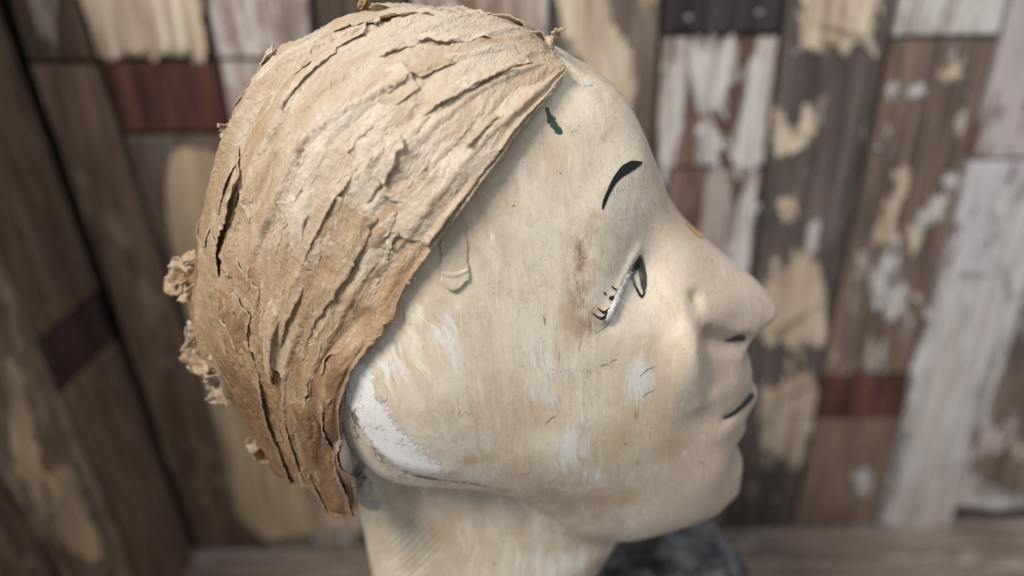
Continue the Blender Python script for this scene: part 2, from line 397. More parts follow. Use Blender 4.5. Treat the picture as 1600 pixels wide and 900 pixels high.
def sheet(s0, s1, t0, t1, lay, seed, tone, fold=1.0, crum=1.0, jag=.006, curl=.003, step=.00085, lean=0.0, solid=.00035, e0=1, e1=1):
    """one torn sheet of paper over the shell: s across, t along the sweep (0..1), lay = lift above the shell"""
    sm, tm = (s0 + s1) / 2, (t0 + t1) / 2
    Wd = abs(samp(SS, np.array(s1), np.array(tm)) - samp(SS, np.array(s0), np.array(tm))); Ln = abs(samp(TT, np.array(sm), np.array(t1)) - samp(TT, np.array(sm), np.array(t0)))
    n, m = int(max(Wd / step, 6)) + 1, int(max(Ln / step, 6)) + 1
    a = np.linspace(0, 1, n)[:, None] * np.ones((1, m)); b = np.linspace(0, 1, m)[None, :] * np.ones((n, 1))
    def jagged(x, k):                       # torn outline, metres
        q = np.stack([x * 90, np.full_like(x, k * 5.1 + seed), x * 0], -1)
        return jag * (.9 * fbm(q * .25, seed + 40 + k, 2) + .12 * noise3(q * 3, seed + 60 + k) + .12 * noise3(q * 9, seed + 61 + k) + .9 * np.maximum(0, noise3(q * 1.6, seed + 63 + k) - .35))
    jl, jr = jagged(b * Ln, 1) * e0, jagged(b * Ln, 2) * e1; jb, jt = jagged(a * Wd, 3), jagged(a * Wd, 4)
    am = a + (jl / Wd) * (1 - a) + (jr / Wd) * a; bm = b + (jb / Ln) * (1 - b) + (jt / Ln) * b
    # round the corners a little
    s = s0 + (s1 - s0) * am + lean * (bm - .5); t = t0 + (t1 - t0) * bm
    s = np.clip(s, 0, 1); t = np.clip(t, 0, 1)
    P = samp(PB, s, t); N = samp(NB, s, t); N /= np.linalg.norm(N, axis=-1, keepdims=True)
    ms, mt = samp(SS, s, t), samp(TT, s, t)
    ed = np.minimum(np.minimum(a, 1 - a) * Wd, np.minimum(b, 1 - b) * Ln)
    mk = np.clip(.50 + 2.2 * fbm(np.stack([ms * 26, mt * 20, np.full_like(ms, seed * 1.3)], -1), seed + 71, 2), 0, 1)   # where an edge has come loose
    if s0 < .03: mk = np.maximum(mk, np.clip(1.3 - a * 4, 0, 1))
    pe = np.clip(ed / .007, 0, 1); pe = pe * pe * (3 - 2 * pe); lift = mk + (1 - mk) * pe
    low_ = .0004 if lay < .001 else -.0006
    lay_ = lay * .62; h = low_ + (lay_ - low_) * lift + crumple(ms, mt, seed, fold, crum)
    h = h + (crumple(ms, mt, 77, .5, .4)) - .0042 * np.clip((s - .12) / .3, 0, 1)          # relief every layer shares, so that sheets lie in one another's folds
    k = fbm(np.stack([ms * 35, mt * 35, np.full_like(ms, seed)], -1), seed + 70, 2)
    for s0_, t0_, t1_, k_, A_, wd_ in ((.300, .06, .62, .10, .0022, .0011), (.430, .12, .66, .05, .0024, .0012), (.165, .02, .50, -.06, .0018, .0010), (.235, .20, .74, .12, -.0022, .0012), (.360, .30, .80, -.10, .0020, .0010),
                                       (.110, .40, .92, .05, .0016, .0009), (.060, .02, .45, .03, .0018, .0010), (.045, .50, .98, .08, -.0016, .0010), (.480, .05, .50, .02, -.0026, .0014), (.260, .58, .95, -.12, -.0020, .0012), (.190, .55, .96, .06, .0018, .0009)):
        cs = s0_ + k_ * (t - (t0_ + t1_) / 2) + .012 * noise3(np.stack([t * 7, np.full_like(t, s0_ * 90), t * 0], -1), 17)
        xx = (s - cs) * .26 * np.sign(A_) / wd_
        h = h + .75 * abs(A_) * np.where(xx > 0, np.clip(xx / .5, 0, 1) * np.exp(-np.maximum(xx, 0) / 5), 0) * np.clip((t - t0_) / .06, 0, 1) * np.clip((t1_ - t) / .06, 0, 1)
    h = h + .55 * curl * np.exp(-ed / .004) * np.clip(k + .25, 0, 1) * 1.6
    hm = .0004 - .0042 * np.clip((s - .12) / .3, 0, 1); h = np.where(h < hm, hm + .35 * (h - hm), h)
    h = h + .0004 * np.exp(-ed / .0011) * noise3(np.stack([ms * 700, mt * 700, np.full_like(ms, seed)], -1), 8)      # fuzzy torn rims
    # small sideways shuffle gives undercut wrinkles
    sh = .0005 * np.stack([fbm(np.stack([ms * 150, mt * 110, np.full_like(ms, seed + q * 7)], -1), seed + 80, 2) for q in range(3)], -1)
    P = P + N * h[..., None] + sh
    st = tone + .30 * fbm(np.stack([ms * 14, mt * 14, np.full_like(ms, 3.)], -1), 5, 3) + .28 * fbm(np.stack([ms * 45, mt * 30, np.full_like(ms, seed)], -1), seed + 9, 3)
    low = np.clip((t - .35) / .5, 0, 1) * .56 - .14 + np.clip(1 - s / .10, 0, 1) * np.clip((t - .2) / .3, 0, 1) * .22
    me = mesh_np('paper_sheet', P.reshape(-1, 3), grid_faces(n, m))
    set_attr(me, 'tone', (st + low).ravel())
    set_attr(me, 'across', ms.ravel() + seed * .37); set_attr(me, 'along', mt.ravel())
    set_attr(me, 'edge', np.exp(-ed / .0012).ravel())
    return me

sheets = []
def put(*a, **k): sheets.append(sheet(*a, **k))
# under layers, near side, top and far side
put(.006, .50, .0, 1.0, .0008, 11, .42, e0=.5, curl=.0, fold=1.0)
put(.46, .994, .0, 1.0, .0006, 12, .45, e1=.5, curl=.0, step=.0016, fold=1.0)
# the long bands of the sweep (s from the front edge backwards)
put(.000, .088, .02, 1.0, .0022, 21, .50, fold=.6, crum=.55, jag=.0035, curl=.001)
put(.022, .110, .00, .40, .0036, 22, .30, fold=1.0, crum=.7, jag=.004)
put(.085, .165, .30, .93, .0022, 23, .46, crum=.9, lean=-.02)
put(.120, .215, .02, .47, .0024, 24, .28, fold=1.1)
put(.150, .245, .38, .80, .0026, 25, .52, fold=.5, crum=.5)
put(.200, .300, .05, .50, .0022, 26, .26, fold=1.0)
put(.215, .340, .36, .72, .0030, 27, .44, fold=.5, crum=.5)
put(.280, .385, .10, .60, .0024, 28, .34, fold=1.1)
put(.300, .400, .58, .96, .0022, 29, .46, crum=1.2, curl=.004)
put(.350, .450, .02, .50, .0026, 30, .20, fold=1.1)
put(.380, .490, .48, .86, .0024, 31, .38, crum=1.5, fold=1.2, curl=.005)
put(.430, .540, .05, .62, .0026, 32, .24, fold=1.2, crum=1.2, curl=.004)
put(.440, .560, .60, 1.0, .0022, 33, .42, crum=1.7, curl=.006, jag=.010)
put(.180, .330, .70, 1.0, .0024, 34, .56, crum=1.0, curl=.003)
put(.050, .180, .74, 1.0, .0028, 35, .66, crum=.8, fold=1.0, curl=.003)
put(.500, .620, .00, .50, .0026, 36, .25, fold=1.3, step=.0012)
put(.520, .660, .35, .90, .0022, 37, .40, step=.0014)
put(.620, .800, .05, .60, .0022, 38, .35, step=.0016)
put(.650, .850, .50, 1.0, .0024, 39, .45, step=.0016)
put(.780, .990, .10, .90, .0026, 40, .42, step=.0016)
r_ = random.Random(5)
for k in range(24):                          # smaller torn pieces
    s0 = r_.uniform(.04, .52); w_ = r_.uniform(.03, .085); t0 = r_.uniform(.02, .80); l_ = r_.uniform(.18, .42)
    put(s0, s0 + w_, t0, min(t0 + l_, 1), r_.uniform(.0020, .0038), 100 + k, r_.uniform(.18, .5) + (.12 if t0 > .6 else 0),
        fold=r_.uniform(.4, 1.1), crum=r_.uniform(.5, 1.3), jag=r_.uniform(.003, .008), curl=r_.uniform(.001, .004), lean=r_.uniform(-.04, .04))
for k in range(16):                          # frayed scraps and rolled edges
    s0 = r_.uniform(.06, .52); w_ = r_.uniform(.008, .018); t0 = r_.uniform(.02, .92); l_ = r_.uniform(.03, .09)
    put(s0, s0 + w_, t0, min(t0 + l_, 1), r_.uniform(.0034, .0050), 200 + k, r_.uniform(.1, .5),
        fold=1.2, crum=1.6, jag=.004, curl=r_.uniform(.002, .006), lean=r_.uniform(-.03, .03), step=.0006)
# ------------------------------------------------------------------ object helpers
def link(o, parent=None):
    sc.collection.objects.link(o)
    if parent is not None:
        o.parent = parent
        b = parent
        off = Vector((0, 0, 0))
        while b is not None: off += b.location; b = b.parent
        o.location = -off if o.data is not None and not o.get('local') else o.location
    return o
def thing(name, label, cat, loc=(0, 0, 0), group=None):
    o = bpy.data.objects.new(name, None); sc.collection.objects.link(o); o.location = loc; o.empty_display_size = .02
    o['label'] = label; o['category'] = cat
    if group: o['group'] = group
    return o
def part(name, me, mat, parent, label=None):
    """mesh in world coordinates as a child of its thing or part"""
    o = bpy.data.objects.new(name, me)
    if mat is not None and not me.materials: me.materials.append(mat)
    sc.collection.objects.link(o)
    o.parent = parent; off = Vector((0, 0, 0)); b = parent
    while b is not None: off += b.location; b = b.parent
    o.location = -off
    if label: o['label'] = label
    return o

class NT:
    def __init__(s, name):
        s.m = bpy.data.materials.new(name); s.m.use_nodes = True; s.t = s.m.node_tree; s.n = s.t.nodes; s.b = s.n['Principled BSDF']; s.out = s.n['Material Output']
    def node(s, typ, ins=None, **props):
        nd = s.n.new(typ)
        for k, v in props.items(): setattr(nd, k, v)
        for k, v in (ins or {}).items():
            if isinstance(v, bpy.types.NodeSocket): s.t.links.new(v, nd.inputs[k])
            else: nd.inputs[k].default_value = v
        return nd
    def set(s, k, v):
        if isinstance(v, bpy.types.NodeSocket): s.t.links.new(v, s.b.inputs[k])
        else: s.b.inputs[k].default_value = v
    def coord(s, scale, loc=(0, 0, 0), src=None):
        if src is None: src = s.node('ShaderNodeTexCoord').outputs['Object']
        return s.node('ShaderNodeMapping', {'Vector': src, 'Scale': scale, 'Location': loc}).outputs[0]
    def noise(s, co, scale=1.0, detail=4, rough=.55, dist=0.0):
        return s.node('ShaderNodeTexNoise', {'Vector': co, 'Scale': scale, 'Detail': detail, 'Roughness': rough, 'Distortion': dist}).outputs['Fac']
    def ramp(s, v, a, b, lo=0.0, hi=1.0):
        return s.node('ShaderNodeMapRange', {'Value': v, 'From Min': a, 'From Max': b, 'To Min': lo, 'To Max': hi}, interpolation_type='SMOOTHSTEP').outputs[0]
    def mix(s, f, a, b):
        nd = s.node('ShaderNodeMix', None, data_type='RGBA')
        for k, v in ((0, f), (6, a), (7, b)):
            if isinstance(v, bpy.types.NodeSocket): s.t.links.new(v, nd.inputs[k])
            else: nd.inputs[k].default_value = (*v, 1) if isinstance(v, tuple) and len(v) == 3 else v
        return nd.outputs[2]
    def math(s, op, a, b=0.0, clamp=False):
        return s.node('ShaderNodeMath', {0: a, 1: b}, operation=op, use_clamp=clamp).outputs[0]
    def attr(s, name): return s.node('ShaderNodeAttribute', None, attribute_name=name).outputs['Fac']
    def bump(s, h, dist, strength=1.0, prev=None):
        i = {'Height': h, 'Distance': dist, 'Strength': strength}
        if prev is not None: i['Normal'] = prev
        return s.node('ShaderNodeBump', i).outputs[0]

# ------------------------------------------------------------------ materials of the head
def mat_head():
    m = NT('aged_cream_paint')
    P = m.node('ShaderNodeTexCoord').outputs['Object']
    wn = m.node('ShaderNodeTexNoise', {'Vector': m.coord((14, 14, 14), src=P), 'Detail': 2.0}).outputs['Color']
    W = m.node('ShaderNodeVectorMath', {0: P, 1: m.node('ShaderNodeVectorMath', {0: wn, 'Scale': .006}, operation='SCALE').outputs[0]}, operation='ADD').outputs[0]
    big = m.noise(m.coord((22, 22, 11), src=P), 1, 4, .6)
    B = m.node('ShaderNodeVectorMath', {0: m.node('ShaderNodeCombineXYZ', {0: m.attr('stroke_x'), 1: m.node('ShaderNodeSeparateXYZ', {0: P}).outputs[1], 2: m.node('ShaderNodeSeparateXYZ', {0: P}).outputs[2]}).outputs[0], 1: m.node('ShaderNodeVectorMath', {0: wn, 'Scale': .006}, operation='SCALE').outputs[0]}, operation='ADD').outputs[0]
    brush = m.noise(m.coord((520, 360, 24), src=B), 1, 4, .7)
    brush2 = m.noise(m.coord((120, 100, 18), (3, 1, 7), src=B), 1, 6, .72)
    fine = m.noise(m.coord((900, 900, 900), src=P), 1, 3, .7)
    col = m.mix(m.ramp(big, .36, .64), (.67, .58, .465), (.52, .395, .275))
    patch = m.ramp(m.noise(m.coord((46, 46, 30), (6, 2, 4), src=W), 1, 4, .65), .40, .62)
    mott = m.noise(m.coord((95, 95, 80), (2, 2, 2), src=W), 1, 6, .75, .6)
    col = m.mix(m.math('MULTIPLY', m.ramp(mott, .47, .64), .50), col, (.46, .36, .265))
    col = m.mix(m.math('MULTIPLY', m.math('MULTIPLY', m.ramp(brush2, .44, .66), patch), .85), col, (.76, .68, .56))
    col = m.mix(m.math('MULTIPLY', m.ramp(brush, .55, .8), .40), col, (.76, .69, .58))
    col = m.mix(m.math('MULTIPLY', m.math('MULTIPLY', m.ramp(brush, .47, .30), m.math('SUBTRACT', 1.0, patch)), .38), col, (.42, .29, .18))
    # pinkish grey, smoother paint towards the front of the face
    col = m.mix(m.math('MULTIPLY', m.attr('front'), .85), col, m.mix(m.ramp(big, .35, .65), (.62, .505, .41), (.55, .43, .335)))
    tan = m.ramp(m.math('ADD', m.attr('tan'), m.math('MULTIPLY', m.math('SUBTRACT', brush2, .5), 1.6)), .30, .85)
    col = m.mix(m.math('MULTIPLY', tan, .85), col, (.45, .315, .195))
    # chalky white rubbed patches
    wm = m.math('ADD', m.attr('white'), m.math('MULTIPLY', m.math('SUBTRACT', m.math('ADD', m.math('MULTIPLY', brush, 1.3), brush2), 1.15), 1.5))
    col = m.mix(m.math('MULTIPLY', m.ramp(wm, .40, 1.0), .80), col, (.74, .715, .67))
    chalk = m.ramp(m.math('ADD', m.attr('chalk'), m.math('MULTIPLY', m.math('SUBTRACT', m.noise(m.coord((160,160,110), src=P), 1, 6, .75), .5), 2.2)), .25, .60)
    ck = m.noise(m.coord((330, 330, 330), src=P), 1, 5, .75)
    col = m.mix(m.math('MULTIPLY', chalk, .88), col, m.mix(m.ramp(ck, .54, .70), (.76, .735, .715), (.36, .29, .24)))
    # dark crazing and dirt, and the shade painted into the jaw crease
    gr = m.noise(m.coord((230, 230, 70), (5, 5, 5), src=W), 1, 5, .75)
    col = m.mix(m.math('MULTIPLY', m.math('MULTIPLY', m.attr('grime_and_shade'), m.ramp(gr, .50, .62)), .85), col, (.10, .062, .048))
    col = m.mix(m.math('MULTIPLY', m.attr('brown'), m.ramp(gr, .38, .60)), col, (.29, .19, .13))
    # specks
    vo = m.node('ShaderNodeTexVoronoi', {'Vector': m.coord((165, 165, 165), src=W), 'Randomness': 1.0})
    sep = m.node('ShaderNodeSeparateColor', {0: vo.outputs['Color']})
    sp = m.math('MULTIPLY', m.math('LESS_THAN', vo.outputs['Distance'], m.math('MULTIPLY', sep.outputs[1], .16)), m.math('GREATER_THAN', sep.outputs[0], .66))
    col = m.mix(m.math('MULTIPLY', sp, .8), col, (.07, .05, .045))
    # scratches: thin lines of two directions
    for k, (sx, sz, rot, c_) in enumerate(((34, 30, .6, (.80, .75, .68)), (30, 34, -.5, (.20, .14, .10)), (26, 26, 1.3, (.78, .73, .66)))):
        mp = m.node('ShaderNodeMapping', {'Vector': P, 'Rotation': (0, rot, 0), 'Location': (k * 3.1, 0, k), 'Scale': (sx * 9, 20, sz * .8)}).outputs[0]
        n1 = m.noise(mp, 1, 1, .4, .3)
        msk = m.ramp(m.noise(m.coord((60, 60, 60), (k * 9, 0, 0), src=P), 1, 2), .56, .66)
        ln = m.ramp(m.math('ABSOLUTE', m.math('SUBTRACT', n1, .5)), .012, .0)
        col = m.mix(m.math('MULTIPLY', m.math('MULTIPLY', ln, msk), .60), col, c_)
    m.set('Base Color', col)
    m.set('Roughness', m.ramp(m.math('ADD', brush, m.math('MULTIPLY', big, .5)), .5, 1.0, .25, .48))
    m.set('Specular IOR Level', .5)
    m.set('Subsurface Weight', .0)
    b = m.bump(brush, .00035, .5)
    b = m.bump(brush2, .0007, .45, b)
    b = m.bump(fine, .00012, .5, b)
    b = m.bump(m.math('MULTIPLY', m.attr('grime_and_shade'), gr), .0012, .8, b)
    b = m.bump(m.math('MULTIPLY', m.attr('brown'), gr), .0010, .7, b)
    b = m.bump(chalk, -.0004, .8, b)
    hn = m.node('ShaderNodeTexWave', {'Vector': m.node('ShaderNodeMapping', {'Vector': P, 'Rotation': (0, .95, 0)}).outputs[0], 'Scale': 125.0, 'Distortion': .9, 'Detail': 2.0, 'Detail Scale': .5}, bands_direction='Z').outputs['Fac']
    b = m.bump(m.math('MULTIPLY', m.attr('hatch'), m.math('MULTIPLY', hn, brush2)), .0018, .7, b)
    m.set('Normal', b)
    return m.m

def mat_paper():
    m = NT('brown_tissue_paper')
    P = m.node('ShaderNodeTexCoord').outputs['Object']
    tone = m.attr('tone'); ps = m.attr('across'); pt = m.attr('along')
    cv = m.node('ShaderNodeCombineXYZ', {0: ps, 1: pt, 2: 0.0}).outputs[0]
    n1 = m.noise(m.coord((60, 45, 60), src=cv), 1, 5, .6, .6)
    n2 = m.noise(m.coord((300, 260, 300), src=cv), 1, 5, .7)
    t = m.math('ADD', m.math('ADD', tone, m.math('MULTIPLY', m.math('SUBTRACT', n1, .5), .9)), m.math('MULTIPLY', m.math('SUBTRACT', n2, .5), .35))
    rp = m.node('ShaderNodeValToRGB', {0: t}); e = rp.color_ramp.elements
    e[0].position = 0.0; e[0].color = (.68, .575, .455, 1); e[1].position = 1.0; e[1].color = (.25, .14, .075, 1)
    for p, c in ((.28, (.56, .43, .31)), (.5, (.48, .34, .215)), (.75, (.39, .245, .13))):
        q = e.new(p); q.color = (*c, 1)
    col = rp.outputs[0]
    # crinkle lines
    cr = m.noise(m.coord((80, 30, 130), src=cv), 1, 3, .6, .5)
    c1 = m.ramp(m.math('ABSOLUTE', m.math('SUBTRACT', cr, .5)), .0, .022)
    cr2 = m.noise(m.coord((150, 90, 130), (4, 4, 4), src=cv), 1, 4, .65, .6)
    c2 = m.ramp(m.math('ABSOLUTE', m.math('SUBTRACT', cr2, .5)), .0, .03)
    wr = m.ramp(m.noise(m.coord((34, 24, 34), (8, 8, 8), src=cv), 1, 3, .6), .36, .60)
    col = m.mix(m.math('MULTIPLY', m.math('MULTIPLY', m.math('SUBTRACT', 1.0, c1), wr), .22), col, (.66, .54, .41))
    col = m.mix(m.math('MULTIPLY', m.ramp(n2, .60, .75), .25), col, (.24, .16, .10))
    col = m.mix(m.math('MULTIPLY', m.attr('edge'), .45), col, (.68, .57, .44))
    m.set('Base Color', col); m.set('Roughness', m.ramp(n1, .3, .7, .36, .62)); m.set('Specular IOR Level', .42)
    # crumple: flat facets meeting in sharp creases, at three sizes
    wv = m.node('ShaderNodeVectorMath', {0: cv, 1: m.node('ShaderNodeVectorMath', {0: m.node('ShaderNodeTexNoise', {'Vector': m.coord((50, 40, 50), (1, 2, 3), src=cv), 'Detail': 3.0}).outputs['Color'], 'Scale': .014}, operation='SCALE').outputs[0]}, operation='ADD').outputs[0]
    def facets(sx, sy, off):
        v = m.node('ShaderNodeTexVoronoi', {'Vector': m.coord((sx, sy, sx), (off, off, 0), src=wv), 'Randomness': 1.0}, feature='DISTANCE_TO_EDGE').outputs['Distance']
        v2 = m.node('ShaderNodeTexVoronoi', {'Vector': m.coord((sx * .8, sy * 1.1, sx), (off + 3, off, 0), src=wv), 'Randomness': 1.0}, feature='F1').outputs['Distance']
        return m.math('SUBTRACT', v, m.math('MULTIPLY', v2, .6))
    b = m.bump(facets(40, 15, 0), .0042, .26)
    b = m.bump(m.math('MULTIPLY', facets(100, 42, 7), wr), .0020, .15, b)
    b = m.bump(m.math('MULTIPLY', facets(260, 150, 5), wr), .0004, .12, b)
    b = m.bump(m.math('MULTIPLY', c1, wr), -.0005, .5, b); b = m.bump(m.math('MULTIPLY', c2, wr), .0004, .45, b); b = m.bump(m.noise(m.coord((700, 260, 700), src=cv), 1, 3, .7), .0002, .3, b); b = m.bump(n2, .00025, .3, b)
    m.set('Normal', b)
    tr = m.node('ShaderNodeBsdfTranslucent', {'Color': col, 'Normal': b})
    mx = m.node('ShaderNodeMixShader', {0: .20, 1: m.b.outputs[0], 2: tr.outputs[0]})
    m.t.links.new(mx.outputs[0], m.out.inputs[0])
    return m.m

def mat_flat(name, col, rough=.4, var=.25, scale=300, col2=None):
    m = NT(name); n = m.noise(m.coord((scale, scale, scale)), 1, 4, .65)
    c2 = col2 or tuple(c * (1 - var) for c in col)
    m.set('Base Color', m.mix(m.ramp(n, .35, .65), col, c2)); m.set('Roughness', rough)
    m.set('Normal', m.bump(n, .0003, .4))
    return m.m

def plank_mat(name, base, base2, paint=None, cover=0.0, streak=1.0, axis='X', seed=0, rough=.62, paint2=None, fine=1.0, bk=.6):
    """worn board: grain along the board, an old coat of paint left in flakes"""
    m = NT(name)
    P = m.node('ShaderNodeTexCoord').outputs['Object']
    def co(ac, al, k=0):
        s = (ac, al, al) if axis == 'X' else ((al, ac, al) if axis == 'Y' else (al, ac, ac))
        if axis == 'X': s = (ac, ac, al)
        if axis == 'Y': s = (ac, ac, al)
        return m.coord(s, (seed * 1.7 + k, seed * 2.3, seed * .9 + k), src=P)
    g = m.noise(co(170, 7), 1, 6, .68, .4); g2 = m.noise(co(34, 9, 3), 1, 5, .6, .5)
    col = m.mix(m.ramp(g2, .32, .68), base, base2)
    col = m.mix(m.math('MULTIPLY', m.ramp(g, .45, .66), .55), col, tuple(min(c * 1.9 + .02, .9) for c in base))
    col = m.mix(m.math('MULTIPLY', m.ramp(g, .48, .34), .7), col, tuple(c * .35 for c in base))
    b = m.bump(g, .0012, bk)
    if paint is not None:
        a = m.noise(co(46 * fine, 46 * fine / (1 + 3 * streak), 7), 1, 6, .62, .25); a2 = m.noise(co(190, 190 / (1 + 4 * streak), 9), 1, 3, .6)
        v = m.math('ADD', a, m.math('MULTIPLY', m.math('SUBTRACT', a2, .5), .35))
        th = .72 - .44 * cover
        k = m.ramp(v, th - .015, th + .02)
        pc = m.mix(m.ramp(g2, .35, .7), paint, paint2 or tuple(c * .82 for c in paint))
        col = m.mix(k, col, pc)
        b = m.bump(k, .0009, .8, b)
    m.set('Base Color', col); m.set('Roughness', rough); m.set('Specular IOR Level', .3); m.set('Normal', b)
    return m.m
# ------------------------------------------------------------------ the two plank walls and the ledge
DW, YAW = 0.60, math.radians(1.6)
C0 = np.array([0, 0, CAM_H])
def on_plane(px, py, p0, n):
    d = raydir(px, py); t = (p0 @ n) / (d @ n); return d * np.asarray(t)[..., None]
nB = np.array([math.sin(YAW), -math.cos(YAW), 0.0]); pB = np.array([0, DW, 0.0])
wallpt = lambda px, py: on_plane(px, py, pB, nB)
LEDGE = float(wallpt(1350, 822)[2])                     # height of the ledge under the camera
TOP = .22
cb, ct = wallpt(300, 852), wallpt(8, 20)
cdir = ct - cb
def up_line(a, b, z):                                   # point on the line a-b at height z
    return a + (b - a) * ((z - a[2]) / (b[2] - a[2]))
nL = np.cross(np.array([0, -1.0, 0]), cdir); nL /= np.linalg.norm(nL)
if nL[0] < 0: nL = -nL
pL = cb
leftpt = lambda px, py: on_plane(px, py, pL, nL)

def slab(q, n, thick, inset=.0016, proud=0.0, seed=0, nz=7):
    """board with four front corners q (bottom-left, bottom-right, top-right, top-left), worn edges, thickness behind"""
    q = [np.array(p, float) + n * proud for p in q]; r = random.Random(seed)
    rows = []
    for k in range(nz):
        f = k / (nz - 1); l = q[0] + (q[3] - q[0]) * f; rr = q[1] + (q[2] - q[1]) * f; ac = (rr - l) / np.linalg.norm(rr - l); al = (q[3] - q[0]) / np.linalg.norm(q[3] - q[0])
        e = inset * (1 if 0 < k < nz - 1 else 1); dz = al * (inset if k == 0 else (-inset if k == nz - 1 else 0))
        w1, w2 = r.uniform(0, .0012), r.uniform(0, .0012)
        rows.append([l - n * thick + ac * w1, l - n * inset + ac * w1, l + ac * (e + w1) + dz, rr - ac * (e + w2) + dz, rr - n * inset - ac * w2, rr - n * thick - ac * w2])
    V = np.array(rows).reshape(-1, 3); F = []
    for k in range(nz - 1):
        for c in range(5):
            a = k * 6 + c; F.append((a, a + 1, a + 7, a + 6))
    V = V + C0
    me = bpy.data.meshes.new('plank'); faces = [tuple(f) for f in F] + [(5, 4, 3, 2, 1, 0), tuple((nz - 1) * 6 + c for c in range(6))]
    me.from_pydata([tuple(v) for v in V], [], faces); me.update()
    return me

def jag_poly(pts, amp=3.0, n=6, seed=0):
    """roughen a photographed outline"""
    r = random.Random(seed); c = catmull(pts, n + 3); out = []
    for i, p in enumerate(c):
        t = c[(i + 1) % len(c)] - c[i - 1]; nn = np.array([t[1], -t[0]]) / (np.linalg.norm(t) + 1e-6)
        out.append(p + nn * r.uniform(-amp, amp) * .5 + np.array([r.uniform(-.9, .9), r.uniform(-2.4, 2.4)]) * amp * (1 if r.random() < .75 else 2.0))
    return np.array(out)
def flake(pts, ptf, n, h, mat, parent, amp=3.0, seed=0, thick=.0006, nseg=6):
    pp = jag_poly(pts, amp, nseg, seed); P = ptf(pp[:, 0], pp[:, 1]) + n * h + C0
    bm = bmesh.new(); top = [bm.verts.new(tuple(p + n * thick)) for p in P]; bot = [bm.verts.new(tuple(p - n * .0012)) for p in P]
    f = bm.faces.new(top); k = len(top)
    for i in range(k):
        bm.faces.new((top[i], bot[i], bot[(i + 1) % k], top[(i + 1) % k]))
    bmesh.ops.triangulate(bm, faces=[f]); bmesh.ops.recalc_face_normals(bm, faces=bm.faces[:])
    me = bpy.data.meshes.new('paint_flake'); bm.to_mesh(me); bm.free()
    return part('paint_flake', me, mat, parent)

CREAM = (.57, .435, .33); CREAM2 = (.47, .35, .25); OLDW = (.58, .53, .50); MAUVE = (.60, .56, .57)
M_cream = plank_mat('cream_paint', CREAM, CREAM2, (.66, .60, .52), .10, .6, seed=51, bk=.15)
M_tan = plank_mat('tan_paint', (.46, .345, .225), (.40, .30, .195), (.30, .22, .16), .06, .5, seed=52, bk=.15)
M_white = plank_mat('chalky_paint', OLDW, (.48, .42, .38), (.68, .66, .66), .3, 1.0, seed=53, bk=.3)
M_nail = mat_flat('steel_nail', (.45, .46, .50), .3)
M_nail.node_tree.nodes['Principled BSDF'].inputs['Metallic'].default_value = .7

wall = thing('plank_wall', 'weathered upright plank wall with peeling cream and white paint behind the head', 'wall', (0.0, DW, CAM_H + LEDGE))
EB = [((8, 20), (300, 852)), ((120, 0), (388, 820)), ((318, 0), (480, 820)), ((485, 0), (560, 820)), ((640, 0), (652, 820)), ((862, 0), (842, 820)),
      ((1037, 0), (990, 820)), ((1228, 0), (1135, 820)), ((1405, 0), (1240, 820)), ((1577, 0), (1371, 820)), ((1765, 0), (1484, 820)), ((1950, 0), (1640, 820)),
      ((2130, 0), (1790, 820)), ((2310, 0), (1940, 820)), ((2490, 0), (2090, 820)), ((2670, 0), (2240, 820))]
EL = [(wallpt(*a), wallpt(*b)) for a, b in EB]
def zpx(px, py): return float(wallpt(px, py)[2])
def seg(i, z0, z1, mat, proud=0.0, seed=0, label=None, gap=.0017):
    a, b = EL[i], EL[i + 1]
    q = [up_line(a[1], a[0], z0), up_line(b[1], b[0], z0), up_line(b[1], b[0], z1), up_line(a[1], a[0], z1)]
    ax = (q[1] - q[0]) / np.linalg.norm(q[1] - q[0])
    g0 = .0035 if i == 0 else gap
    q[0] = q[0] + ax * g0; q[3] = q[3] + ax * g0; q[1] = q[1] - ax * gap; q[2] = q[2] - ax * gap
    q[0][2] += gap * .6; q[1][2] += gap * .6; q[2][2] -= gap * .6; q[3][2] -= gap * .6
    return part('plank', slab(q, nB, .016, proud=proud, seed=seed), mat, wall, label)
PM = lambda *a, **k: plank_mat('weathered_board', *a, **k)
zb = LEDGE + .0006
D1, D2 = (.080, .052, .038), (.045, .030, .024)
B1, B2 = (.185, .118, .082), (.11, .070, .050)
G1, G2 = (.15, .12, .10), (.09, .07, .062)
z98 = zpx(90, 99); z92 = zpx(240, 93); z212 = zpx(270, 210); z92b = zpx(400, 93)
seg(0, z98, TOP, PM(B2, D2, (.34, .28, .25), .35, 1.0, seed=1), -.002, 1)
seg(0, zb, z98, PM(B1, B2, (.36, .25, .19), .30, .9, seed=2), .000, 2)
seg(1, z92, TOP, PM(B1, D1, (.60, .52, .42), .30, .3, seed=3), .001, 3)
seg(1, z212, z92, PM((0.134, 0.050, 0.030), (.06, .027, .02), None, seed=4), -.001, 4, 'bare red-brown wooden block')
seg(1, zb, z212, PM(G1, B2, (.45, .34, .24), .12, .4, seed=5), .001, 5)
seg(2, z92b, TOP, PM((0.336, 0.258, 0.224), (.20, .15, .12), (.58, .50, .46), .55, 1.6, seed=6), .000, 6)
seg(2, zb, z92b, PM((0.336, 0.258, 0.224), B1, (.55, .49, .45), .50, 1.4, seed=7), -.002, 7)
seg(3, zb, TOP, PM(D1, D2, (.45, .36, .30), .10, .9, seed=8), -.001, 8)
seg(4, zb, TOP, PM((0.381, 0.302, 0.246), B1, (.55, .48, .42), .45, 1.5, seed=9), .001, 9)
seg(5, zb, TOP, PM(G1, B2, (.50, .38, .27), .12, .6, seed=10), -.001, 10)
z55 = zpx(1130, 55); z262 = zpx(1110, 262)
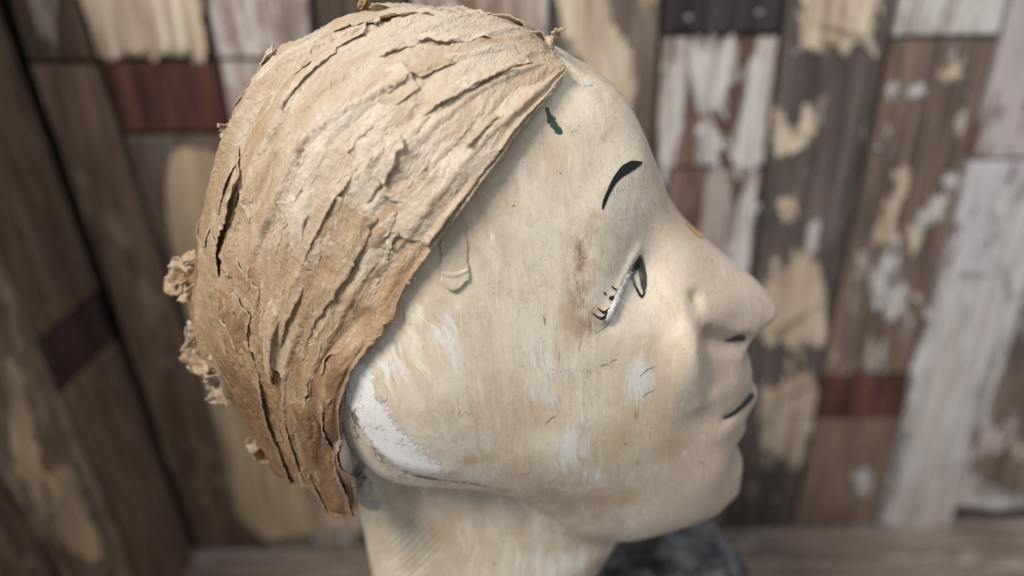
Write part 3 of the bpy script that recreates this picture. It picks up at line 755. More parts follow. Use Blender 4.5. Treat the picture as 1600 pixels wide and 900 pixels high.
seg(6, z55, TOP, PM((0.050, 0.036, 0.038), (.025, .019, .022), None, seed=11), .002, 11, 'dark purple-brown board end with two nails')
seg(6, z262, z55, PM((0.190, 0.112, 0.084), (.10, .055, .045), (.55, .48, .43), .50, 3.5, seed=12), .000, 12)
seg(6, zb, z262, PM((0.168, 0.106, 0.084), D1, (.46, .38, .34), .42, 2.5, seed=13), -.002, 13)
seg(7, zb, TOP, PM((0.118, 0.093, 0.083), (.060, .047, .045), (.36, .30, .25), .20, 1.0, seed=14), .000, 14)
z58 = zpx(1480, 58); z588 = zpx(1350, 588); z653 = zpx(1335, 653)
seg(8, z58, TOP, PM((0.448, 0.370, 0.325), (.25, .19, .16), (.64, .60, .57), .70, 1.6, seed=15), .001, 15)
seg(8, z588, z58, PM((0.202, 0.132, 0.095), G2, (.50, .44, .38), .24, .9, seed=16), -.001, 16)
seg(8, z653, z588, PM((0.146, 0.056, 0.038), (.05, .028, .025), None, seed=17), .001, 17, 'short red-brown block')
seg(8, zb, z653, PM((0.241, 0.162, 0.118), (.15, .095, .07), (.42, .34, .28), .10, .7, seed=18), -.001, 18)
z310 = zpx(1530, 250)
seg(9, z310, TOP, PM((0.246, 0.168, 0.146), (.15, .10, .09), (.52, .46, .45), .62, .8, seed=19), .002, 19)
seg(9, zb, z310, PM((0.269, 0.168, 0.140), (.16, .10, .09), MAUVE, .78, .9, seed=20), .003, 20)
z792 = zpx(1560, 792)
seg(10, z792, TOP, PM((0.190, 0.140, 0.112), G2, (.52, .46, .42), .38, .7, seed=21), -.001, 21)
seg(10, zb, z792 - .006, PM((0.045, 0.034, 0.029), D2, None, seed=22), -.004, 22)
for i in range(11, 15):
    seg(i, zb, TOP, PM((0.190, 0.134, 0.101), D1, OLDW, .15 + .12 * (i % 3), .8, seed=20 + i), (-1) ** i * .001, 20 + i)
# dark backing behind the joints
bl, br = up_line(cb, ct, zb - .06) - nB * .019 + np.array([-.04, 0, 0]), EL[-1][1] - nB * .019; bl2 = up_line(cb, ct, TOP) - nB * .019 + np.array([-.04, 0, 0]); br2 = EL[-1][0] - nB * .019
q = [bl, br, br2, bl2]; q[1][2] = zb - .06; q[2][2] = TOP
part('backing_board', slab(q, nB, .01, nz=2), mat_flat('dark_backing', (.02, .015, .012), .8), wall)

# paint left in big flakes, each at its photographed place on the wall
FL = [
 (M_cream, [(128,-60),(300,-60),(312,-10),(322,90),(290,82),(268,78),(240,84),(215,80),(190,88),(162,86)], .0016, 3),
 (M_tan, [(268,245),(300,232),(352,250),(372,330),(400,440),(440,560),(466,680),(482,760),(486,828),(392,828),(350,700),(310,560),(283,430),(262,330)], .0016, 2),
 (M_cream, [(872,-30),(935,-30),(955,40),(980,72),(988,120),(984,168),(960,150),(930,140),(905,80),(878,40)], .0002, 4),
 (M_cream, [(1240,-60),(1368,-60),(1362,20),(1358,68),(1340,58),(1320,80),(1296,62),(1262,80),(1248,50),(1256,20)], .0010, 5),
 (M_cream, [(1212,172),(1222,180),(1240,215),(1258,170),(1268,180),(1262,212),(1235,236),(1210,238)], .0010, 3),
 (M_cream, [(1200,430),(1232,408),(1262,404),(1280,430),(1287,480),(1284,530),(1262,545),(1248,528),(1234,542),(1216,525),(1196,535),(1186,490)], .0010, 4),
 (M_cream, [(1198,610),(1232,590),(1268,582),(1272,620),(1262,680),(1246,722),(1222,718),(1200,700),(1188,690),(1200,660),(1188,640)], .0010, 4),
 (M_cream, [(1214,318),(1238,312),(1244,338),(1226,344)], .0010, 2),
 (M_white, [(1265,355),(1278,348),(1272,390),(1260,388)], .0010, 2),
 (M_white, [(1165,300),(1182,298),(1178,345),(1168,420),(1150,430),(1148,380)], -.0018, 3),
 (M_white, [(1172,95),(1190,90),(1192,180),(1186,250),(1160,262),(1140,245),(1158,180),(1166,130)], .0002, 3),
 (M_white, [(1052,110),(1066,100),(1064,180),(1050,258),(1034,255),(1042,180)], .0002, 3),
 (M_white, [(1078,80),(1100,70),(1142,66),(1148,120),(1126,160),(1100,180),(1084,130)], .0002, 5),
 (M_white, [(1090,200),(1112,190),(1128,230),(1118,250),(1096,246)], .0002, 4),
 (M_cream, [(1468,115),(1490,100),(1502,98),(1498,118),(1480,128)], -.0008, 2),
 (M_white, [(1386,140),(1398,126),(1402,140),(1390,154)], -.0008, 2),
 (M_white, [(1420,140),(1440,130),(1444,146),(1426,154)], -.0008, 2),
 (M_cream, [(1398,300),(1412,268),(1422,276),(1408,316),(1394,350),(1390,380),(1374,372),(1376,340)], -.0008, 3),
 (M_white, [(1440,330),(1462,308),(1482,312),(1470,336),(1448,352),(1436,360)], -.0008, 3),
 (M_white, [(1476,278),(1492,270),(1500,288),(1484,300)], -.0008, 2),
 (M_cream, [(1420,355),(1438,350),(1436,385),(1424,400)], -.0008, 2),
 (M_white, [(1362,420),(1394,396),(1410,410),(1386,440),(1420,452),(1412,480),(1386,500),(1378,470),(1358,452)], -.0008, 4),
 (M_white, [(1336,742),(1348,734),(1362,742),(1360,768),(1344,772)], -.0008, 2),
 (M_white, [(1448,500),(1490,440),(1560,420),(1580,440),(1562,560),(1522,640),(1500,720),(1474,820),(1384,820),(1400,740),(1416,640),(1420,580)], .0032, 7),
 (M_white, [(1552,330),(1606,296),(1640,330),(1620,440),(1580,470),(1560,400)], .0032, 7),
 (M_white, [(1500,750),(1530,745),(1524,775),(1600,782),(1640,780),(1640,790),(1494,792)], -.0008, 2),
 (M_cream, [(500,795),(556,792),(562,828),(505,828)], -.0008, 3),
]
for k, (mt, pts, h, amp) in enumerate(FL):
    flake(pts, wallpt, nB, h, mt, wall, amp, seed=k)
    r2 = random.Random(900 + k); cc_ = catmull(pts, 4)
    if amp >= 3:
        for _ in range(7 if amp > 3 else 4):             # loose chips round the edge of the big flakes
            c0 = cc_[r2.randrange(len(cc_))] + np.array([r2.uniform(-14, 14), r2.uniform(-22, 22)]); a_, b_ = r2.uniform(2, 6), r2.uniform(4, 15)
            if c0[1] < -20: continue
            flake([(c0[0] - a_, c0[1]), (c0[0], c0[1] - b_), (c0[0] + a_, c0[1] + b_ * .2), (c0[0] + a_ * .3, c0[1] + b_)], wallpt, nB, h + .0002, mt, wall, 1.0, seed=700 + k * 9 + _, nseg=2)
def nail(P, n, r=.0028):
    bm = bmesh.new(); bmesh.ops.create_uvsphere(bm, u_segments=10, v_segments=6, radius=r)
    for v in bm.verts: v.co.y *= .45
    bmesh.ops.transform(bm, verts=bm.verts[:], matrix=Matrix.Translation(Vector(P + C0)))
    me = bpy.data.meshes.new('nail'); bm.to_mesh(me); bm.free(); return me
for px, py, h in ((1074, 28, .003), (1185, 20, .003), (1243, 82, .001), (1372, 232, .001), (1362, 76, .001), (1208, 828, .001), (1210, 778, .001), (1376, 782, 0)):
    part('nail', nail(wallpt(px, py) + nB * h, nB), M_nail, wall)

# left wall: wide dark boards running up beside the corner
lw = thing('side_wall', 'dark brown plank wall on the left, turned towards the viewer along the corner', 'wall', tuple(up_line(cb, ct, LEDGE) + C0))
LE = [(tuple(ct), tuple(cb))] + [(leftpt(*a), leftpt(*b)) for a, b in (((20, 450), (215, 900)), ((0, 740), (95, 900)))]
LE = [(np.array(a), np.array(b)) for a, b in LE]
def lseg(a, b, z0, z1, mat, proud=0.0, seed=0, label=None, sk=(0, 0)):
    q = [up_line(b[1], b[0], z0), up_line(a[1], a[0], z0), up_line(a[1], a[0], z1), up_line(b[1], b[0], z1)]
    q[0][2] += .001; q[1][2] += .001; q[2][2] -= .001; q[3][2] -= .001
    q[0][1] += .0012; q[3][1] += .0012; q[1][1] -= (.0035 if a is LE[0] else .0016); q[2][1] -= (.0035 if a is LE[0] else .0016)
    me = slab(q, nL, .016, proud=proud, seed=seed)
    return part('plank', me, mat, lw, label)
zl0, zl1 = LEDGE - .22, TOP
PY = lambda *a, **k: plank_mat('dark_side_board', *a, axis='Y', **k)
za, zc = float(leftpt(112, 492)[2]), float(leftpt(135, 575)[2])
lseg(LE[0], LE[1], za, zl1, PY((0.152, 0.102, 0.072), (0.102, 0.065, 0.049), (.26, .20, .16), .22, 1.2, seed=61), 0, 61)
lseg(LE[0], LE[1], zc, za, PY((0.065, 0.035, 0.035), (0.043, 0.026, 0.026), None, seed=62), -.0015, 62, 'dark reddish block let into the side wall')
lseg(LE[0], LE[1], zl0, zc, PY((0.167, 0.113, 0.083), (0.123, 0.081, 0.061), (.2, .15, .11), .10, 1.2, seed=63), .001, 63)
lseg(LE[1], LE[2], zl0, zl1, PY((0.189, 0.128, 0.087), (0.116, 0.078, 0.058), (.34, .25, .17), .42, .6, seed=64), .003, 64)
y2 = LE[2][1][1]
prev = LE[2]
for k in range(3):
    nx = (prev[0] + np.array([0, -.085, 0]), prev[1] + np.array([0, -.085, 0]))
    nx = tuple(p - nL * ((p - pL) @ nL) for p in nx)
    lseg(prev, nx, zl0, zl1, PY((0.145, 0.099, 0.072), (0.087, 0.061, 0.049), (.26, .2, .15), .18, .7, seed=65 + k), -.001, 65 + k); prev = nx
qb = [up_line(prev[1], prev[0], zl0), up_line(cb, ct, zl0) + np.array([0, .03, 0]), up_line(cb, ct, zl1) + np.array([0, .03, 0]), up_line(prev[1], prev[0], zl1)]
part('backing_board', slab([p - nL * .019 for p in qb], nL, .01, nz=2), mat_flat('dark_side_backing', (.02, .015, .012), .8), lw)
for k, pts in enumerate(([(14,620),(40,640),(58,730),(78,810),(60,800),(30,750),(12,700)], [(60,760),(100,730),(120,780),(150,850),(140,880),(96,850)], [(2,560),(24,580),(30,620),(6,610)])):
    flake(pts, leftpt, nL, .003, M_tan, lw, 2.5, seed=80 + k)

# the ledge: long boards lying in front of the back wall
led = thing('wooden_ledge', 'grey weathered wooden ledge along the foot of the plank wall, under the bust', 'ledge', (0.1, .35, CAM_H + LEDGE))
def ledge_board(y0, y1, mat, seed, h=0):
    r = random.Random(seed)
    def lx(y): p = up_line(cb, ct, LEDGE); return p[0] - .02
    def yb(x): return DW + .012 + x * math.tan(YAW)
    xr = float(EL[-1][1][0]); n = np.array([0, 0, 1.0]); X0 = lx(0)
    f0 = lambda x: (yb(x) if y0 is None else y0)
    q = [np.array([X0, y1, LEDGE]), np.array([xr, y1, LEDGE]), np.array([xr, f0(xr), LEDGE]), np.array([X0, f0(X0), LEDGE])]
    if y0 is None: q[2][1] -= .001; q[3][1] -= .001
    q[0][1] += .001; q[1][1] += .001
    # boards run along X, so hand the corners over turned
    return part('ledge_board', slab([q[1], q[2], q[3], q[0]], n, .022, proud=h - .0005, seed=seed), mat, led)
def ledge_mat(seed, base, base2, paint, cover):
    m = plank_mat('grey_ledge_wood', base, base2, paint, cover, 1.6, axis='X', seed=seed)
    for nd in m.node_tree.nodes:
        if nd.type == 'MAPPING':
            s = nd.inputs['Scale'].default_value; a, b = s[0], s[2]
            nd.inputs['Scale'].default_value = (b, a, a)
    return m
ledge_board(None, .548, ledge_mat(71, (.24, .185, .155), (.16, .12, .10), (.44, .38, .34), .30), 71)
ledge_board(.548, .450, ledge_mat(72, (.28, .22, .185), (.19, .15, .125), (.48, .43, .39), .36), 72, .0006)
ledge_board(.450, .330, ledge_mat(73, (.26, .20, .17), (.17, .13, .11), (.46, .40, .36), .30), 73)
ledge_board(.330, .200, ledge_mat(74, (.27, .21, .18), (.18, .14, .115), (.46, .40, .36), .30), 74, .0006)
# ------------------------------------------------------------------ the head
HEAD = thing('mannequin_head', 'old cream painted display head in profile with brown torn paper pasted over its crown', 'mannequin head', (-.01, Y0, CAM_H + LEDGE))
me = mesh_np('head_body', HV, HF)
bv_head = BVHTree.FromPolygons([tuple(p) for p in HV], [tuple(q) for q in HF])
def hit(px, py):
    h, n, _, _ = bv_head.ray_cast(CAMP, Vector(raydir(float(px), float(py))))
    if h is None:
        p = CAMP + Vector(on_y(float(px), float(py), Y0)); h, n, _, _ = bv_head.find_nearest(p)
    if n.dot(CAMP - h) < 0: n = -n
    return np.array(h), np.array(n)
HVm = HV.copy(); HVm[:, 1] = Y0 - np.abs(Y0 - HV[:, 1])            # wear is much the same on both sides
def blob(spots):
    out = np.zeros(len(HV))
    for px, py, rx, ry, ang, a in spots:                            # radii in photograph pixels about the hit point
        p, n = hit(px, py); sc_ = np.linalg.norm(p - np.array(CAMP)) / FPX
        ca, sa = math.cos(math.radians(ang)), math.sin(math.radians(ang))
        U = np.array([1, 0, 0.]); W_ = np.array([0, 0, 1.])
        e1 = U * ca + W_ * sa; e2 = -U * sa + W_ * ca; d = HVm - p
        q = (d @ e1 / (rx * sc_)) ** 2 + (d @ e2 / (ry * sc_)) ** 2 + (d[:, 1] / (max(rx, ry) * sc_ * 1.5)) ** 2
        out = np.maximum(out, a * np.exp(-q))
    return out
set_attr(me, 'front', np.clip((HV[:, 0] - .045) / .03, 0, 1) * np.clip(1 - (HV[:, 2] - (CAM_H - .075)) / .03, .35, 1))
set_attr(me, 'white', blob([(1000, 590, 30, 55, 20, 1.0), (1020, 620, 60, 30, 0, .5), (900, 700, 45, 60, 0, .9), (930, 740, 30, 35, 0, .8), (860, 560, 40, 60, 40, .6), (700, 520, 30, 70, 20, .7),
    (620, 580, 30, 60, 20, .8), (760, 600, 25, 50, 0, .4), (760, 330, 25, 70, 0, .55), (880, 890, 60, 50, 0, .9), (830, 880, 50, 40, 0, .7), (920, 130, 12, 8, 0, 1.0), (850, 620, 60, 20, -35, .6), (1085, 560, 12, 60, 0, .6)]))
set_attr(me, 'tan', blob([(960, 680, 90, 60, 0, .7), (1050, 700, 60, 50, 0, .7), (830, 650, 70, 80, 30, .5), (720, 640, 60, 60, -30, .45), (950, 780, 120, 40, 0, .7), (820, 730, 60, 50, 0, .6),
    (900, 500, 60, 60, 0, .55), (740, 720, 60, 20, 0, .6), (800, 400, 40, 90, 0, .3), (690, 830, 40, 60, 0, .6)]))
def curve_mask(pts, wid, w_=.0):
    c = []
    for x, y in pts: c.append(hit(x, y)[0])
    c = np.array(c); best = np.full(len(HVm), 1e9)
    for a, b in zip(c[:-1], c[1:]):
        e = b - a; t = np.clip(((HVm - a) @ e) / (e @ e), 0, 1); best = np.minimum(best, np.linalg.norm(HVm - a - t[:, None] * e, axis=1))
    return np.exp(-(best / wid) ** 2)
set_attr(me, 'chalk', np.clip(1.15 * curve_mask([(556, 588), (566, 625), (590, 668), (624, 706), (660, 732)], .0058) , 0, 1))
set_attr(me, 'grime_and_shade', np.clip(curve_mask([(547, 612), (552, 655), (571, 697), (603, 730), (645, 749), (695, 753)], .0036) * 1.5 + .6 * curve_mask([(700, 750), (760, 762), (812, 774), (850, 803)], .0026) + .5 * blob([(935, 580, 25, 12, 0, 1), (660, 770, 14, 10, 0, 1), (1080, 462, 10, 18, 0, .9), (1205, 488, 7, 9, 0, .8)]), 0, 1))  # second curve paints shade into the jaw crease, the rest is dirt
set_attr(me, 'brown', np.clip(.95 * curve_mask([(908, 400), (906, 440), (916, 480), (922, 510)], .0045) + .5 * curve_mask([(905, 390), (925, 340)], .003) + .6 * blob([(1085, 360, 8, 10, 0, 1), (1195, 490, 6, 12, 0, .8), (640, 765, 30, 18, 0, .6)]), 0, 1))
_s = np.clip(-HV[:, 0] / .07, 0, 1) * np.clip((HV[:, 2] - (CAM_H - .26)) / .03, 0, 1); set_attr(me, 'stroke_x', HV[:, 0] + .60 * _s * (HV[:, 2] - (CAM_H - .13)))
set_attr(me, 'hatch', blob([(640, 850, 34, 60, -15, 1.0)]))
M_head = mat_head()
body = part('head_body', me, M_head, HEAD)

# foot of the neck going down to the ledge
def lathe(prof, cx, cy, name, rxs=1.0, n=40):
    V, F = [], []
    for r, z in prof:
        for k in range(n):
            a = 2 * math.pi * k / n; V.append((cx + r * math.cos(a), cy + r * rxs * math.sin(a), z))
    for i in range(len(prof) - 1):
        for k in range(n): F.append((i * n + k, i * n + (k + 1) % n, (i + 1) * n + (k + 1) % n, (i + 1) * n + k))
    F.append(tuple(range(n))[::-1]); F.append(tuple((len(prof) - 1) * n + k for k in range(n)))
    m_ = bpy.data.meshes.new(name); m_.from_pydata(V, [], F)
    for p in m_.polygons: p.use_smooth = True
    return m_
zl = CAM_H + LEDGE
part('neck_base', lathe([(.085, zl + .0008), (.085, zl + .02), (.075, zl + .04), (.062, zl + .10), (.056, zl + .18), (.056, CAM_H - .318)], -.012, Y0, 'neck_base', .85), M_head, HEAD)

M_black = mat_flat('black_paint', (.012, .012, .014), .28, .3); M_green = mat_flat('green_undercoat', (.035, .065, .045), .5, .5, 900)
M_iris = mat_flat('grey_eye_paint', (.06, .062, .052), .25, .4); M_chip = mat_flat('chipped_white_plaster', (.68, .66, .62), .7, .25, 700)
M_orange = mat_flat('ochre_bare_patch', (.62, .40, .20), .5, .3, 900); M_lid = mat_flat('lid_cream', (.56, .47, .36), .4, .2)
def ribbon(name, pts, widths, mat, off=.00022, mirror=True, parent=None, label=None, thick=0.0, n=5, rough=0.0, seed=0):
    """a stroke of paint laid on the surface: photographed centre line, width in photograph pixels"""
    c = catmull(pts, 7, False); w = np.interp(np.linspace(0, 1, len(c)), np.linspace(0, 1, len(widths)), widths)
    V = []; r = random.Random(seed)
    for i, p in enumerate(c):
        t = c[min(i + 1, len(c) - 1)] - c[max(i - 1, 0)]; nn = np.array([-t[1], t[0]]) / (np.linalg.norm(t) + 1e-9)
        ww = w[i] * (1 + r.uniform(-rough, rough))
        for k in range(n):
            f = k / (n - 1) - .5; q = p + nn * f * ww; h, nr = hit(*q)
            V.append(h + nr * (off + thick * (1 - (2 * f) ** 2) * (1 + r.uniform(-rough, rough))))
    V = np.array(V); F = grid_faces(len(c), n)
    me_ = mesh_np(name, V, F); o = part(name, me_, mat, parent or HEAD, label)
    if mirror:
        V2 = V.copy(); V2[:, 1] = 2 * Y0 - V2[:, 1]; part(name, mesh_np(name, V2, F[:, ::-1]), mat, parent or HEAD, label)
    return o
ribbon('eyebrow', [(941, 327), (945, 313), (952, 297), (961, 281), (973, 268), (987, 259), (1003, 254)], [2.5, 6, 6, 8, 11, 16, 15, 2], M_black, label='short black painted eyebrow stroke', n=7)
ribbon('eye', [(1000, 398), (1003, 420), (1005, 440), (1006, 458)], [2, 10, 12, 10, 2], M_iris, off=.0003)
ribbon('eye_outline', [(988, 430), (992, 446), (997, 457), (1002, 464), (1007, 456)], [2, 3, 4, 4, 3], M_black, off=.0004)
ribbon('eye_inner_line', [(1000, 400), (995, 415), (989, 427), (984, 437)], [3, 9, 7, 2], M_black, off=.0005)  # black painted stroke at the inner top of the eye
ribbon('eyelid_edge', [(948, 500), (954, 486), (963, 468), (972, 450), (980, 432), (984, 424)], [5, 8, 8, 9, 8, 5], M_chip, off=.0004, thick=.0010, rough=.3, label='chipped white rim of the eyelid')
for k, (pts, wd) in enumerate((([(948, 492), (940, 497), (932, 494), (926, 489)], [5, 4, 3, 1.5]), ([(953, 483), (944, 488), (938, 485), (933, 481)], [6, 5, 3, 1.5]),
                               ([(959, 464), (955, 466), (951, 465)], [6, 6, 5]), ([(964, 453), (959, 451), (955, 447)], [1, 3, 2]), ([(946, 461), (944, 458), (943, 456)], [1.5, 3, 2]))):
    ribbon('eyelash', pts, wd, M_black, off=.0004)
ribbon('nostril', [(1130, 532), (1140, 532), (1150, 529), (1160, 527), (1164, 526)], [1, 4, 9, 11, 6], M_black, off=.0003)
ribbon('lip_line', [(1128, 652), (1138, 649), (1150, 641), (1162, 630), (1172, 619), (1176, 616)], [4, 7, 7, 8, 9, 6], M_black, off=.0006)
ribbon('paint_chip', [(854, 168), (858, 180), (864, 193), (872, 204), (878, 208)], [4, 8, 13, 12, 3], M_green, off=.0002, mirror=False, label='flaked patch of dark green undercoat on the forehead', n=7, rough=.35)
ribbon('bare_patch', [(1072, 347), (1080, 354), (1090, 364), (1098, 372)], [3, 9, 9, 3], M_orange, off=.0002, mirror=False, label='ochre rubbed patch on the nose bridge', rough=.3)
ribbon('paint_chip', [(912, 133), (918, 130), (926, 131)], [3, 9, 4], M_chip, off=.0002, mirror=False, rough=.4)
ribbon('paint_chip', [(1176, 606), (1178, 604)], [5, 6], M_chip, off=.0002, mirror=False, rough=.3)

M_dk = mat_flat('scratch_grey', (.27, .225, .18), .5, .4, 900); M_lt = mat_flat('scratch_white', (.76, .73, .68), .5, .3, 900)
for k, (pts, wd, mt_) in enumerate((([(1000, 588), (1012, 577), (1025, 573)], 2.2, M_dk), ([(1003, 621), (1012, 614), (1022, 610)], 1.8, M_dk), ([(852, 664), (860, 654), (868, 650)], 2.4, M_dk), ([(935, 681), (948, 685), (958, 687)], 2.6, M_lt),
     ([(848, 493), (851, 500), (850, 508)], 3.0, M_dk), ([(712, 633), (718, 637), (723, 638)], 2.6, M_lt), ([(938, 572), (944, 570), (950, 568)], 2.4, M_dk), ([(955, 565), (960, 562), (964, 563)], 2.2, M_dk), ([(975, 692), (979, 694)], 3.5, M_dk),
     ([(994, 720), (997, 724)], 3.0, M_dk), ([(800, 322), (805, 320)], 2.5, M_dk), ([(874, 270), (877, 271)], 3.0, M_dk), ([(848, 560), (856, 585), (860, 604)], 1.6, M_lt), 
     ([(745, 760), (755, 761)], 3.2, M_lt), ([(770, 880), (776, 881)], 4.5, M_dk), ([(1133, 402), (1160, 420), (1188, 444)], 2.4, M_lt), ([(977, 318), (978, 345)], 1.8, M_lt), ([(930, 520), (944, 512), (952, 505)], 1.6, M_dk),
([(834, 430), (842, 470), (845, 500)], 1.1, M_lt))):
    ribbon('scratch', pts, [wd * .3, wd * .75, wd * .2], mt_, off=.00012, mirror=False, n=3, rough=.3, seed=k)
ribbon('jaw_shade_line', [(640, 741), (670, 747), (700, 751), (735, 755), (765, 761)], [.5, 2.5, 1, .5, 1.5, .4], mat_flat('jaw_shade_paint', (.22, .16, .12), .6, .4, 900), off=.00015, mirror=False, n=3, rough=.8, seed=4)  # thin dark line painted as shade under the jaw edge
# ------------------------------------------------------------------ paper
M_paper = mat_paper()
wrap = None
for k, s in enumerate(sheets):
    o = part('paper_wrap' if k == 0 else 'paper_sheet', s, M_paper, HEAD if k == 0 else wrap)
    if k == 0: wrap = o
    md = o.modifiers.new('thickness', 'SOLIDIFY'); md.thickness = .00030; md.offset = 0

def scrap(path, width, seed, tone, amp=.0016, n=14, twist=0.0, name='paper_scrap', lift=0.0, mat=None, parent=None):
    """small crumpled curl of paper along a 3-D path"""
    c = catmull([tuple(p) for p in path], 6, False) if False else None
    P = np.array(path, float); m_ = 8 * (len(P) - 1) + 1; tt = np.linspace(0, len(P) - 1, m_); i = np.clip(tt.astype(int), 0, len(P) - 2); f = (tt - i)[:, None]
    C = P[i] * (1 - f) + P[i + 1] * f
    C = C + .0 
    T = np.gradient(C, axis=0); T /= np.linalg.norm(T, axis=1)[:, None]
    ref = np.array([0.2, -1, .3]); S_ = np.cross(T, ref); S_ /= np.linalg.norm(S_, axis=1)[:, None]; N_ = np.cross(S_, T)
    a = np.linspace(-.5, .5, n); L = np.linspace(0, 1, m_)
    th = twist * L + .8 * noise3(np.stack([L * 4, L * 0 + seed, L * 0], -1), seed)
    V = np.zeros((m_, n, 3))
    for k in range(n):
        w = width * (.55 + .45 * np.sin(np.pi * np.clip(L * .9 + .05, 0, 1))) * (1 + .35 * noise3(np.stack([L * 9, L * 0 + k * .1, L * 0 + seed], -1), seed + 2))
        V[:, k] = C + (S_ * np.cos(th)[:, None] + N_ * np.sin(th)[:, None]) * (a[k] * w)[:, None]
    q = V / .0075
    d = np.stack([noise3(q + 11 * j + seed, seed + j) for j in range(3)], -1) * amp + np.stack([noise3(q * 2.3 + 11 * j + seed, seed + j + 5) for j in range(3)], -1) * amp * .5
    V = V + d
    me_ = mesh_np(name, V.reshape(-1, 3), grid_faces(m_, n)); k_ = len(me_.vertices)
    set_attr(me_, 'tone', np.full(k_, tone) + .2 * noise3(V.reshape(-1, 3) * 200, seed)); set_attr(me_, 'across', V.reshape(-1, 3)[:, 0] + V.reshape(-1, 3)[:, 1]); set_attr(me_, 'along', V.reshape(-1, 3)[:, 2])
    set_attr(me_, 'edge', np.tile(np.exp(-np.minimum(np.arange(n), n - 1 - np.arange(n)) / 1.2), m_))
    o = part(name, me_, mat or M_paper, parent or wrap); md = o.modifiers.new('thickness', 'SOLIDIFY'); md.thickness = .0003
    return o
def pt(px, py, w): return on_y(px, py, Y0 - w) + C0
rr = random.Random(11)
def tuft(px, py, w, size, n, tone, seed, dirn=(0, 0)):
    for k in range(n):
        a = rr.uniform(0, 6.28); path = []
        x, y, ww = px + rr.uniform(-.4, .4) * size, py + rr.uniform(-.4, .4) * size, w + rr.uniform(-.004, .004)
        for j in range(4):
            path.append(pt(x, y, ww)); x += math.cos(a) * size * .28 + dirn[0] * size * .2; y += math.sin(a) * size * .28 + dirn[1] * size * .2; ww += rr.uniform(-.003, .003); a += rr.uniform(-1, 1)
        scrap(path, size * .00024, seed + k, tone + .1 + rr.uniform(-.12, .12), amp=.0015)
tuft(292, 432, .012, 30, 6, .42, 300, (-.7, -.1)); tuft(312, 500, .022, 24, 3, .4, 310); tuft(322, 545, .026, 26, 4, .25, 320)
for k_, (x_, y_, w_, s_) in enumerate(((308, 470, .016, 34), (314, 515, .020, 38), (328, 556, .024, 38), (346, 588, .024, 34), (362, 622, .026, 28), (400, 680, .032, 22), (352, 205, .010, 20))):
    tuft(x_, y_, w_, s_, 3, .22 + .05 * (k_ % 3), 420 + 10 * k_, (0, .6))
tuft(352, 612, .026, 22, 4, .35, 330, (.1, .6)); tuft(424, 708, .034, 20, 4, .6, 340, (-.6, .1)); tuft(866, 60, .010, 16, 3, .3, 360, (.3, 0)); tuft(572, 16, .004, 14, 2, .45, 370, (0, -.1))
tuft(640, 440, .074, 6, 1, .3, 395)
# flat tab of tissue hanging from the edge over the temple
def tab():
    A, B, D, C_ = (688, 335), (724, 300), (733, 438), (689, 438); n, m_ = 26, 60; V = np.zeros((m_, n, 3)); 
    for i in range(m_):
        f = i / (m_ - 1)
        for k in range(n):
            g = k / (n - 1); L_ = np.array(A) + (np.array(C_) - np.array(A)) * f; R_ = np.array(B) + (np.array(D) - np.array(B)) * f
            q = L_ + (R_ - L_) * g + np.array([1.0 * math.sin(f * 23) + .8 * math.sin(f * 61 + 1), 16 * math.sin(math.pi * min(g * 1.1, 1)) * f ** 8])
            h, nr = hit(*q); V[i, k] = h + nr * (.0006 + .0001 * noise3(np.array([[f * 9, g * 5, 1.0]]), 3)[0] + .0007 * max(0, f - .86) / .14 + .0006 * (abs(f - .88) < .012))
    me_ = mesh_np('paper_tab', V.reshape(-1, 3), grid_faces(m_, n)); k_ = len(me_.vertices)
    set_attr(me_, 'tone', np.full(k_, .08)); set_attr(me_, 'across', V.reshape(-1, 3)[:, 0]); set_attr(me_, 'along', V.reshape(-1, 3)[:, 2]); set_attr(me_, 'edge', np.zeros(k_))
    o = part('paper_tab', me_, mat_flat('thin_tissue', (.55, .46, .35), .42, .18, 160), wrap, 'pale thin tissue tab lying on the temple'); md = o.modifiers.new('thickness', 'SOLIDIFY'); md.thickness = .00025
tab()
# pale curled scrap in the dark gap behind the jaw
M_scrap = mat_flat('grey_white_scrap', (.50, .46, .42), .6, .3, 500)
scrap([pt(573, 712, .040), pt(562, 735, .042), pt(556, 752, .044), pt(562, 776, .044), pt(580, 792, .042), pt(592, 792, .040)], .0045, 401, .1, amp=.0008, mat=M_scrap)
scrap([pt(560, 745, .046), pt(570, 755, .047), pt(578, 765, .046)], .0050, 402, .1, amp=.0008, mat=M_scrap)

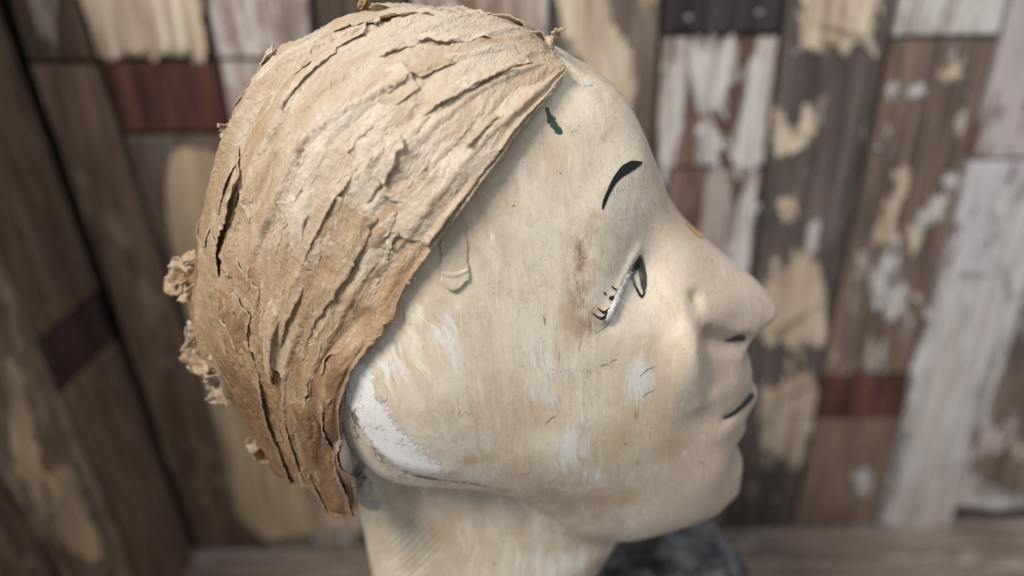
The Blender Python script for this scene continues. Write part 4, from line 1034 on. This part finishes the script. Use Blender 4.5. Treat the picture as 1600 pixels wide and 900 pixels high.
# ------------------------------------------------------------------ dark cloth round the foot of the neck
def cloth():
    cx, cy = .034, .335; n, m_ = 260, 90; zt = CAM_H - .318
    V = np.zeros((m_, n, 3)); th = np.linspace(0, 2 * math.pi, n, endpoint=False)
    prof = [(.001, -.02), (.030, -.014), (.055, .0), (.085, -.004), (.104, -.016), (.116, -.045), (.122, -.10), (.130, -.17), (.140, (zl + .0015) - zt)]
    pr = np.array(prof); tt = np.linspace(0, len(pr) - 1, m_); R = np.interp(tt, range(len(pr)), pr[:, 0]); Z = np.interp(tt, range(len(pr)), pr[:, 1])
    for i in range(m_):
        q = np.stack([np.cos(th) * 2.2, np.sin(th) * 2.2, np.full(n, R[i] * 9)], -1)
        f = (ridged(q * 2.2, 501) * .007 + noise3(q * 1.2, 502) * .008 + ridged(q * 5, 503) * .003) * min(1, i / 12 + .15)
        f = f * (1 if i < m_ - 1 else .6)
        V[i, :, 0] = cx + .84 * (R[i] + f) * np.cos(th); V[i, :, 1] = cy + (R[i] + f) * .80 * np.sin(th); V[i, :, 2] = np.maximum(zt + Z[i] + (f * .9 if i < m_ - 8 else 0), zl + .0015)
    F = []
    for i in range(m_ - 1):
        for k in range(n): F.append((i * n + k, (i + 1) * n + k, (i + 1) * n + (k + 1) % n, i * n + (k + 1) % n))
    return mesh_np('cloth', V.reshape(-1, 3), F)
mc = NT('dark_blue_grey_cloth')
cn = mc.noise(mc.coord((60, 60, 60)), 1, 5, .65); cn2 = mc.noise(mc.coord((26, 26, 26), (3, 3, 3)), 1, 3, .6, 1.0)
cc = mc.mix(mc.ramp(cn, .35, .65), (.018, .022, .030), (.17, .175, .18)); cc = mc.mix(mc.ramp(cn2, .62, .68), cc, (.34, .22, .06))
mc.set('Base Color', cc); mc.set('Roughness', .8); mc.set('Normal', mc.bump(cn, .003, .7))
co = bpy.data.objects.new('cloth', cloth()); co.data.materials.append(mc.m); sc.collection.objects.link(co)
co['label'] = 'dark blue-grey crumpled cloth bundled round the foot of the neck'; co['category'] = 'cloth'
